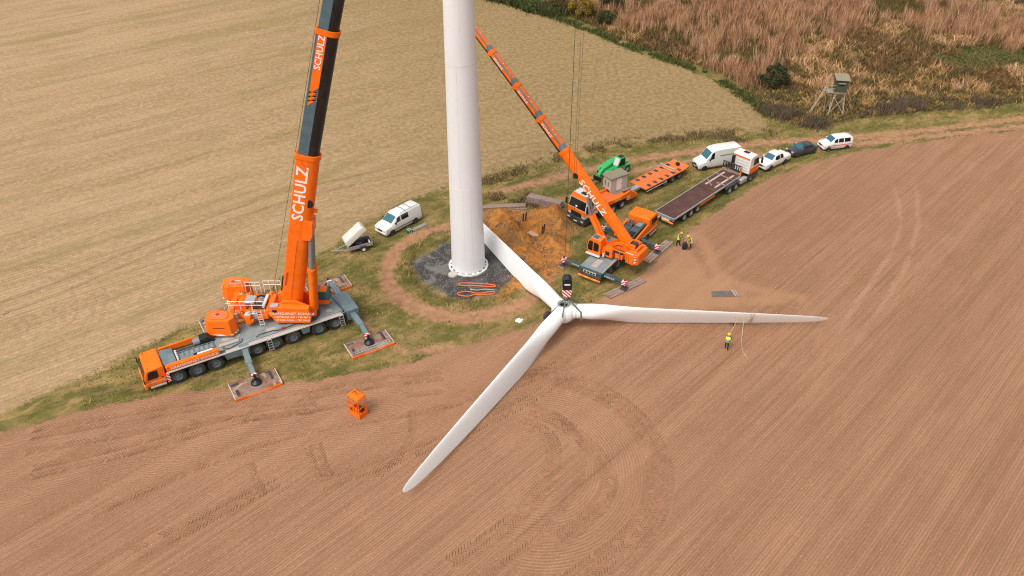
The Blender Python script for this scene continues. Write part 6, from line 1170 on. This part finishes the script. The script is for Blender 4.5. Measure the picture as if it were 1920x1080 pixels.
q = MB(); q.box(-0.2, 0.25, 0.05, 0.4, 0.12, 0.6); q.build('tool_bin', 'dark', BK, 0.02)

# ------------------------------------------------------------------ hunting stand at the meadow's edge
ST = thing('hunting_stand', 'dark green wooden hunting stand on pale stilts at the edge of the meadow', 'hunting stand', (44.55, 106.3, 0), -8)
cor = [(-0.62, -0.62), (0.62, -0.62), (0.62, 0.62), (-0.62, 0.62)]
for x, y in cor: q = MB(); q.bar((x * 1.6, y * 1.6, -0.1), (x, y, 3.2), 0.13); q.build('stilt', 'polewood', ST)
for a, b in ((0, 1), (1, 2), (2, 3), (3, 0)):
    (x0, y0), (x1, y1) = cor[a], cor[b]; q = MB(); q.bar((x0 * 1.58, y0 * 1.58, 0.05), (x1 * 1.58, y1 * 1.58, 0.05), 0.10); q.build('ground_sill', 'polewood', ST)
    for (za, ka, zb_, kb) in ((0.3, 1.55, 2.6, 1.12), (2.6, 1.12, 0.3, 1.55)): q = MB(); q.bar((x0 * ka, y0 * ka, za), (x1 * kb, y1 * kb, zb_), 0.08); q.build('cross_brace', 'polewood', ST)
q = MB(); q.box(-0.85, 0.85, -0.85, 0.85, 3.15, 3.28); q.build('platform', 'timber', ST)
cb = MB(); cb.box(-0.74, 0.74, -0.74, 0.74, 3.28, 5.0); cb = cb.build('cabin', 'greenboard', ST)
for k in range(8):
    w = 1.56 / 8; x = -0.78 + k * w
    for (bx, by, vert) in ((x, -0.75, 0), (x, 0.75, 0)):
        if by < 0 and 2 <= k <= 5:
            for z0, z1 in ((3.2, 4.15), (4.55, 5.0)): q = MB(); q.box(x + 0.008, x + w - 0.008, by - 0.03, by + 0.005, z0, z1); q.build('board', 'greenboard', cb)
        else: q = MB(); q.box(x + 0.008, x + w - 0.008, min(by, by * 1.04), max(by, by * 1.04), 3.2, 5.0); q.build('board', 'greenboard', cb)
    for sx_ in (-1, 1): q = MB(); q.box(min(sx_ * 0.745, sx_ * 0.775), max(sx_ * 0.745, sx_ * 0.775), x + 0.008, x + w - 0.008, 3.2, 5.0); q.build('board', 'greenboard', cb)
q = MB(); q.box(-0.38, 0.40, -0.755, -0.742, 4.17, 4.53); q.build('window_opening', 'black', cb)
q = MB(); q.box(-0.45, 0.47, -0.86, -0.78, 4.5, 4.6); q.build('window_flap', 'plank', cb)
q = MB(); q.loft([[(-0.95, -1.0, 4.98), (0.95, -1.0, 4.98), (0.95, 0.95, 5.22), (-0.95, 0.95, 5.22)], [(-0.95, -1.0, 5.08), (0.95, -1.0, 5.08), (0.95, 0.95, 5.32), (-0.95, 0.95, 5.32)]]); q.build('roof', M['mossroof'] if 'mossroof' in M else 'kioskroof', ST, 0.02)
q = MB(); q.box(-1.85, -0.8, -0.75, 0.25, 3.15, 3.25); q.build('landing', 'rimsilver', ST)
for z in (3.75, 4.2):
    q = MB(); q.bar((-1.85, -0.75, z), (-0.75, -0.75, z), 0.06); q.build('landing_rail', 'polewood', ST)
for y in (-0.75, 0.25): q = MB(); q.bar((-1.85, y, 3.1), (-1.85, y, 4.6), 0.07); q.build('rail_post', 'polewood', ST)
q = MB(); q.bar((-1.75, -0.2, 3.15), (-1.3, 0.2, 0.1), 0.09); q.build('landing_post', 'polewood', ST)
L = MB(); L.bar((-1.85, -0.55, 4.0), (-3.35, -0.75, 0.0), 0.07); L.bar((-1.85, -0.1, 4.0), (-3.35, -0.25, 0.0), 0.07); L = L.build('ladder', 'plank', ST)
for k in range(12): f = k / 12; q = MB(); q.bar((-3.35 + 1.5 * f, -0.75 + 0.2 * f, 0.2 + 4 * f * 0.95), (-3.35 + 1.5 * f, -0.25 + 0.15 * f, 0.2 + 4 * f * 0.95), 0.05); q.build('rung', 'plank', L)
q = MB(); q.tube((0.8, 0.6, 3.0), (2.6, 1.0, 0.0), 0.025); q.build('guy_line', 'cord', ST)

# ------------------------------------------------------------------ timber, slab and posts round the excavation
sx0, sy0 = 3.72, 81.35
for k, (dx, dz, L) in enumerate(((0.0, 0.0, 4.2), (0.05, 0.30, 4.25), (0.02, 0.60, 4.1))):
    timber_mat(sx0 + dx, sy0, -25, dz, L, 3, 0.34, 0.28, ['bottom layer of the stack of weathered timber beams behind the sand', 'middle layer of the stack of weathered timber beams behind the sand', 'top layer of the stack of weathered timber beams behind the sand'][k], 'stacked timber beams', 'timber beams')
timber_mat(-0.95, 80.75, 5, 0.02, 5.0, 2, 0.36, 0.3, 'pair of long weathered timber beams lying beside the tower behind the sand', None, 'timber beams')
timber_mat(0.6, 80.35, 6, 0.0, 2.2, 1, 0.25, 0.14, 'short pale timber plank lying in front of the long beams', None, 'timber beams')
q = MB(); q.box(-0.82, 0.82, -0.5, 0.5, -0.15, 0.06); o = q.build('concrete_slab', 'slab', None, 0.03); o.location = (2.28, 76.5, -0.98); o.rotation_euler = (0, 0, R(-49)); tag(o, 'pale slab at the bottom of the pit in the orange sand', 'slab')
for (x, y, h, lab) in ((1.2, 77.9, 0.95, 'dark stake at the far corner of the sand pit, left one of a pair'), (1.5, 78.1, 1.05, 'dark stake at the far corner of the sand pit, right one of a pair'), (3.45, 75.9, 0.9, 'dark stake at the right corner of the sand pit, taller one'), (3.25, 75.7, 0.7, 'dark stake at the right corner of the sand pit, shorter one')):
    q = MB(); q.path([(0, 0, -0.7), (0.03, 0.02, h * 0.5), (0.09, 0.0, h)], 0.07, 7); o = q.build('stake', 'black'); o.location = (x, y, -0.05); tag(o, lab, 'stake')
# round slings on the gravel
def loop_sling(cx, cy, pts, label):
    q = MB(); P = [Vector((cx + x, cy + y, 0.07)) for x, y in pts]; n = len(P); Lr = [MB.ring(P[i - 1], P[(i + 1) % n], P[i], 0.06, 6) for i in range(n)]; q.loft(Lr, closed=True); o = q.build('round_sling', 'slingor'); return tag(o, label, 'sling')
def smooth_loop(pts):
    P = np.array(pts + [pts[0]], float)
    for _ in range(2):
        Q = []
        for i in range(len(P) - 1): Q += [P[i] * 0.75 + P[i + 1] * 0.25, P[i] * 0.25 + P[i + 1] * 0.75]
        P = np.array(Q + [Q[0]])
    return [tuple(p) for p in P[:-1]]
loop_sling(-3.45, 65.75, smooth_loop([(-1.95, 0.2), (-1.6, 0.42), (0, 0.36), (1.5, 0.15), (1.95, -0.1), (1.6, -0.25), (0, -0.05), (-1.6, -0.02)]), 'narrow orange round sling lying straight on the gravel, the one nearer the tower')
loop_sling(-3.5, 64.35, smooth_loop([(-1.95, 0.1), (-1.4, 0.35), (-0.7, 0.42), (-0.2, 0.1), (0.6, 0.12), (1.4, 0.4), (1.9, 0.3), (1.7, -0.05), (0.6, -0.12), (-0.2, -0.1), (-0.7, -0.42), (-1.5, -0.3)]), 'twisted orange round sling on the gravel, the one nearer the viewer')
q = MB(); q.path([(-0.9, 0.1, 0.06), (-0.3, -0.1, 0.07), (0.6, 0.08, 0.06), (1.5, -0.06, 0.05)], 0.05); o = q.build('grey_strap', 'rimsilver'); o.location = (-3.2, 65.05, 0); tag(o, 'thin grey strap lying between the two orange slings', 'strap')
# rubber mat with slats, white sheet
mt = thing('ground_mat', 'grey rubber mat with pale slats at one end lying on bare soil', 'mat', (20.75, 64.4, 0), 2)
q = MB(); q.prism([(-1.35, -0.45), (-1.25, 0.42), (0.75, 0.5), (0.95, -0.42)], 'z', 0.0, 0.05); q.build('rubber_sheet', 'mat', mt)
for k in range(5): q = MB(); q.bar((0.85 + k * 0.13, -0.48, 0.08), (0.68 + k * 0.13, 0.56, 0.08), 0.07, 0.05); q.build('slat', 'plank' if k % 2 else 'timber', mt)
q = MB(); q.prism([(-0.42, -0.12), (-0.35, 0.22), (-0.05, 0.36), (0.2, 0.2), (0.36, 0.3), (0.44, 0.12), (0.3, 0.06), (0.25, -0.2), (-0.05, -0.36)], 'z', 0.0, 0.10, [(-0.38, -0.1), (-0.3, 0.18), (-0.05, 0.3), (0.18, 0.16), (0.3, 0.22), (0.36, 0.1), (0.25, 0.03), (0.2, -0.16), (-0.05, -0.3)]); o = q.build('white_sack', 'paper', None, 0.03); o.location = (0.7, 60.25, 0); tag(o, 'crumpled white plastic sheet lying on the grass left of the rotor hub', 'sheet')

# ------------------------------------------------------------------ workers
def person(label, loc, rz, lean=0.0, arms='down', vest='hivis', stride=0.14):
    t = thing('person', label, 'person', loc, rz); Lx = lambda z: math.sin(R(lean)) * max(0, z - 0.92); Lz = lambda z: 0.92 + (z - 0.92) * math.cos(R(lean)) if z > 0.92 else z
    J = {}; E_ = []
    def j(n, x, y, z, r): J[n] = (Vector((x + Lx(z), y, Lz(z))), r); return n
    j('pel', 0, 0, 0.95, 0.15); j('bel', 0.01, 0, 1.10, 0.14); j('che', 0, 0, 1.32, 0.165); j('nb', 0, 0, 1.46, 0.075); j('nk', 0.02, 0, 1.53, 0.06); j('hd', 0.035, 0, 1.66, 0.105); j('top', 0.03, 0, 1.75, 0.075)
    E_ += [('pel', 'bel'), ('bel', 'che'), ('che', 'nb'), ('nb', 'nk'), ('nk', 'hd'), ('hd', 'top')]
    for s, nm in ((1, 'L'), (-1, 'R')):
        st = stride * s
        j('hip' + nm, 0, s * 0.10, 0.88, 0.105); j('kn' + nm, st * 0.55 + 0.02, s * 0.115, 0.50, 0.07); j('an' + nm, st - 0.02, s * 0.12, 0.10, 0.05); j('to' + nm, st + 0.17, s * 0.14, 0.045, 0.045)
        j('sh' + nm, 0, s * 0.20, 1.42, 0.075); E_ += [('pel', 'hip' + nm), ('hip' + nm, 'kn' + nm), ('kn' + nm, 'an' + nm), ('an' + nm, 'to' + nm), ('nb', 'sh' + nm)]
        if arms == 'down': j('el' + nm, -0.02, s * 0.27, 1.14, 0.052); j('wr' + nm, 0.10, s * 0.27, 0.90, 0.04)
        elif arms == 'pull': j('el' + nm, 0.12, s * 0.26, 1.18, 0.052); j('wr' + nm, 0.36, s * 0.10, 1.22, 0.04)
        else: j('el' + nm, 0.14, s * 0.25, 1.14, 0.052); j('wr' + nm, 0.30, s * 0.14, 0.98, 0.04)
        a, b = J['el' + nm][0], J['wr' + nm][0]; J['ha' + nm] = (b + (b - a).normalized() * 0.085, 0.034); E_ += [('sh' + nm, 'el' + nm), ('el' + nm, 'wr' + nm), ('wr' + nm, 'ha' + nm)]
    ks = list(J); me = bpy.data.meshes.new('p'); me.from_pydata([J[k][0] for k in ks], [(ks.index(a), ks.index(b)) for a, b in E_], [])
    o = bpy.data.objects.new('p', me); COL.objects.link(o); sk = o.modifiers.new('s', 'SKIN'); sd = o.modifiers.new('d', 'SUBSURF'); sd.levels = 2; sd.render_levels = 2
    for i, k in enumerate(ks): me.skin_vertices[0].data[i].radius = (J[k][1],) * 2; me.skin_vertices[0].data[i].use_root = (k == 'pel')
    bpy.context.view_layer.update(); bmh = bpy.data.meshes.new_from_object(o.evaluated_get(bpy.context.evaluated_depsgraph_get())); bpy.data.objects.remove(o)
    bm = bmesh.new(); bm.from_mesh(bmh)
    def fing(base, d, up, side, Lf, r0):
        q = MB(); p1 = base + d * Lf * 0.55; p2 = p1 + (d * 0.6 - up * 0.8).normalized() * Lf * 0.45; q.path([base - d * 0.02, p1, p2], lambda i: r0 * (1, 0.95, 0.8)[i], 6)
        vv = [bm.verts.new(v) for v in q.v]
        for f in q.f:
            try: bm.faces.new([vv[i] for i in f])
            except ValueError: pass
    for s, nm in ((1, 'L'), (-1, 'R')):
        b = J['ha' + nm][0]; d = (b - J['wr' + nm][0]).normalized(); up = Vector((0, 0, 1)) if abs(d.z) < 0.8 else Vector((-1, 0, 0)); sdv = d.cross(up).normalized()
        for k, (o_, Lf) in enumerate(((-0.028, 0.075), (-0.01, 0.085), (0.01, 0.08), (0.028, 0.065))): fing(b + d * 0.02 + sdv * o_, d, up, sdv, Lf, 0.0095)
        fing(b - d * 0.03 - sdv * 0.03, (d - sdv * 0.9).normalized(), up, sdv, 0.06, 0.011)
    hp = J['hd'][0]
    for dx, dy, dz, r in ((0.115, 0.0, -0.015, 0.022), (0.0, 0.105, 0.0, 0.024), (0.0, -0.105, 0.0, 0.024)):   # nose, ears
        bmesh.ops.create_icosphere(bm, subdivisions=1, radius=r, matrix=Matrix.Translation(hp + Vector((dx, dy, dz))))
    bm.to_mesh(bmh); bm.free(); bmh.materials.clear()
    for m_ in ('workwear', 'skin', 'rubber'): bmh.materials.append(M[m_])
    hz_ = J['nk'][0].z
    for p in bmh.polygons:
        c = p.center; k = 0
        if c.z > hz_ - 0.02 and c.x > J['nk'][0].x - 0.2: k = 1
        elif min((c - J['haL'][0]).length, (c - J['haR'][0]).length) < 0.12: k = 1
        elif c.z < 0.12: k = 2
        p.material_index = k; p.use_smooth = True
    body = link('body', bmh, t); hp = J['hd'][0]
    for y in (-0.035, 0.035): q = MB(); q.lathe([(0.001, 0.012), (0.012, 0.0)], (hp.x + 0.098, hp.y + y, hp.z + 0.012), 'x', 8); q.build('eye', 'black', t)
    q = MB(); q.box(hp.x + 0.092, hp.x + 0.102, hp.y - 0.025, hp.y + 0.025, hp.z - 0.062, hp.z - 0.05); q.build('mouth', 'redlamp', t)
    def tors(z, rx, ry): x0 = Lx(z); z0 = Lz(z); return [(x0 + rx * math.cos(a) * math.cos(R(lean)), ry * math.sin(a), z0 - rx * math.cos(a) * math.sin(R(lean))) for a in np.linspace(0, 6.283, 16, endpoint=False)]
    q = MB(); q.loft([tors(0.86, 0.185, 0.225), tors(1.05, 0.175, 0.21), tors(1.25, 0.185, 0.235), tors(1.38, 0.175, 0.25), tors(1.47, 0.12, 0.17)], False); ve = q.build('hi_vis_vest', vest, t)
    for z in (0.98, 1.14): q = MB(); q.loft([tors(z - 0.025, 0.189, 0.228), tors(z + 0.025, 0.189, 0.228)], False); q.build('reflective_band', 'lamp', ve)
    if vest != 'hivis': q = MB(); q.loft([tors(1.20, 0.192, 0.24), tors(1.3, 0.192, 0.248), tors(1.39, 0.182, 0.255), tors(1.47, 0.128, 0.178)], False); q.build('yellow_yoke', 'hivis', ve)
    he = MB(); he.lathe([(0.15, -0.015), (0.152, 0.0), (0.128, 0.02), (0.12, 0.07), (0.085, 0.115), (0.0, 0.132)], tuple(J['hd'][0] + Vector((0.005, 0, 0.035))), 'z', 20); he.build('helmet', 'helmet', t)
    return t
person('worker in yellow vest stooping slightly, left of the pair by the field edge', (17.55, 72.95, 0), -30, 14, 'work', 'hivis')
person('worker in yellow vest bending over a black bag, right of the pair', (18.75, 72.35, 0), 190, 28, 'work', 'hivis', 0.1)
person('worker in green and yellow vest pulling a tag line in front of the blade', (19.15, 56.15, 0), 68, 6, 'pull', 'hivisgreen', 0.12)
person('worker mostly hidden behind the right-pointing blade, only dark legs showing', (20.4, 59.72, 0), -90, 46, 'work', 'hivisgreen', 0.1)
bg_ = thing('black_bag', 'upright black bag standing between the two workers in yellow vests', 'bag', (18.16, 72.35, 0), 10)
q = MB(); q.prism([(-0.26, 0.0), (0.26, 0.0), (0.24, 0.62), (0.12, 0.74), (-0.12, 0.74), (-0.24, 0.62)], 'y', -0.18, 0.18); q.build('bag_body', 'workwear', bg_, 0.05)
q = MB(); q.path([(-0.12, 0, 0.72), (-0.08, 0, 0.9), (0.08, 0, 0.9), (0.12, 0, 0.72)], 0.02); q.build('handle', 'rubber', bg_)
q = MB(); q.path([(19.5, 56.95, 1.2), (19.9, 57.6, 1.3), (20.45, 58.6, 1.45), (20.9, 59.35, 1.55)], 0.022, 6); o = q.build('tag_line', 'cord'); tag(o, 'pale rope from the blade to the hands of the worker in front', 'rope')
q = MB(); q.path([(21.3, 59.3, 1.45), (21.0, 58.3, 0.9), (20.75, 57.3, 0.35), (20.6, 56.3, 0.04), (20.62, 55.6, 0.03), (20.8, 54.9, 0.03)], 0.022, 6); o = q.build('tag_line', 'cord'); tag(o, 'pale loose rope hanging from the blade and trailing over the soil', 'rope')
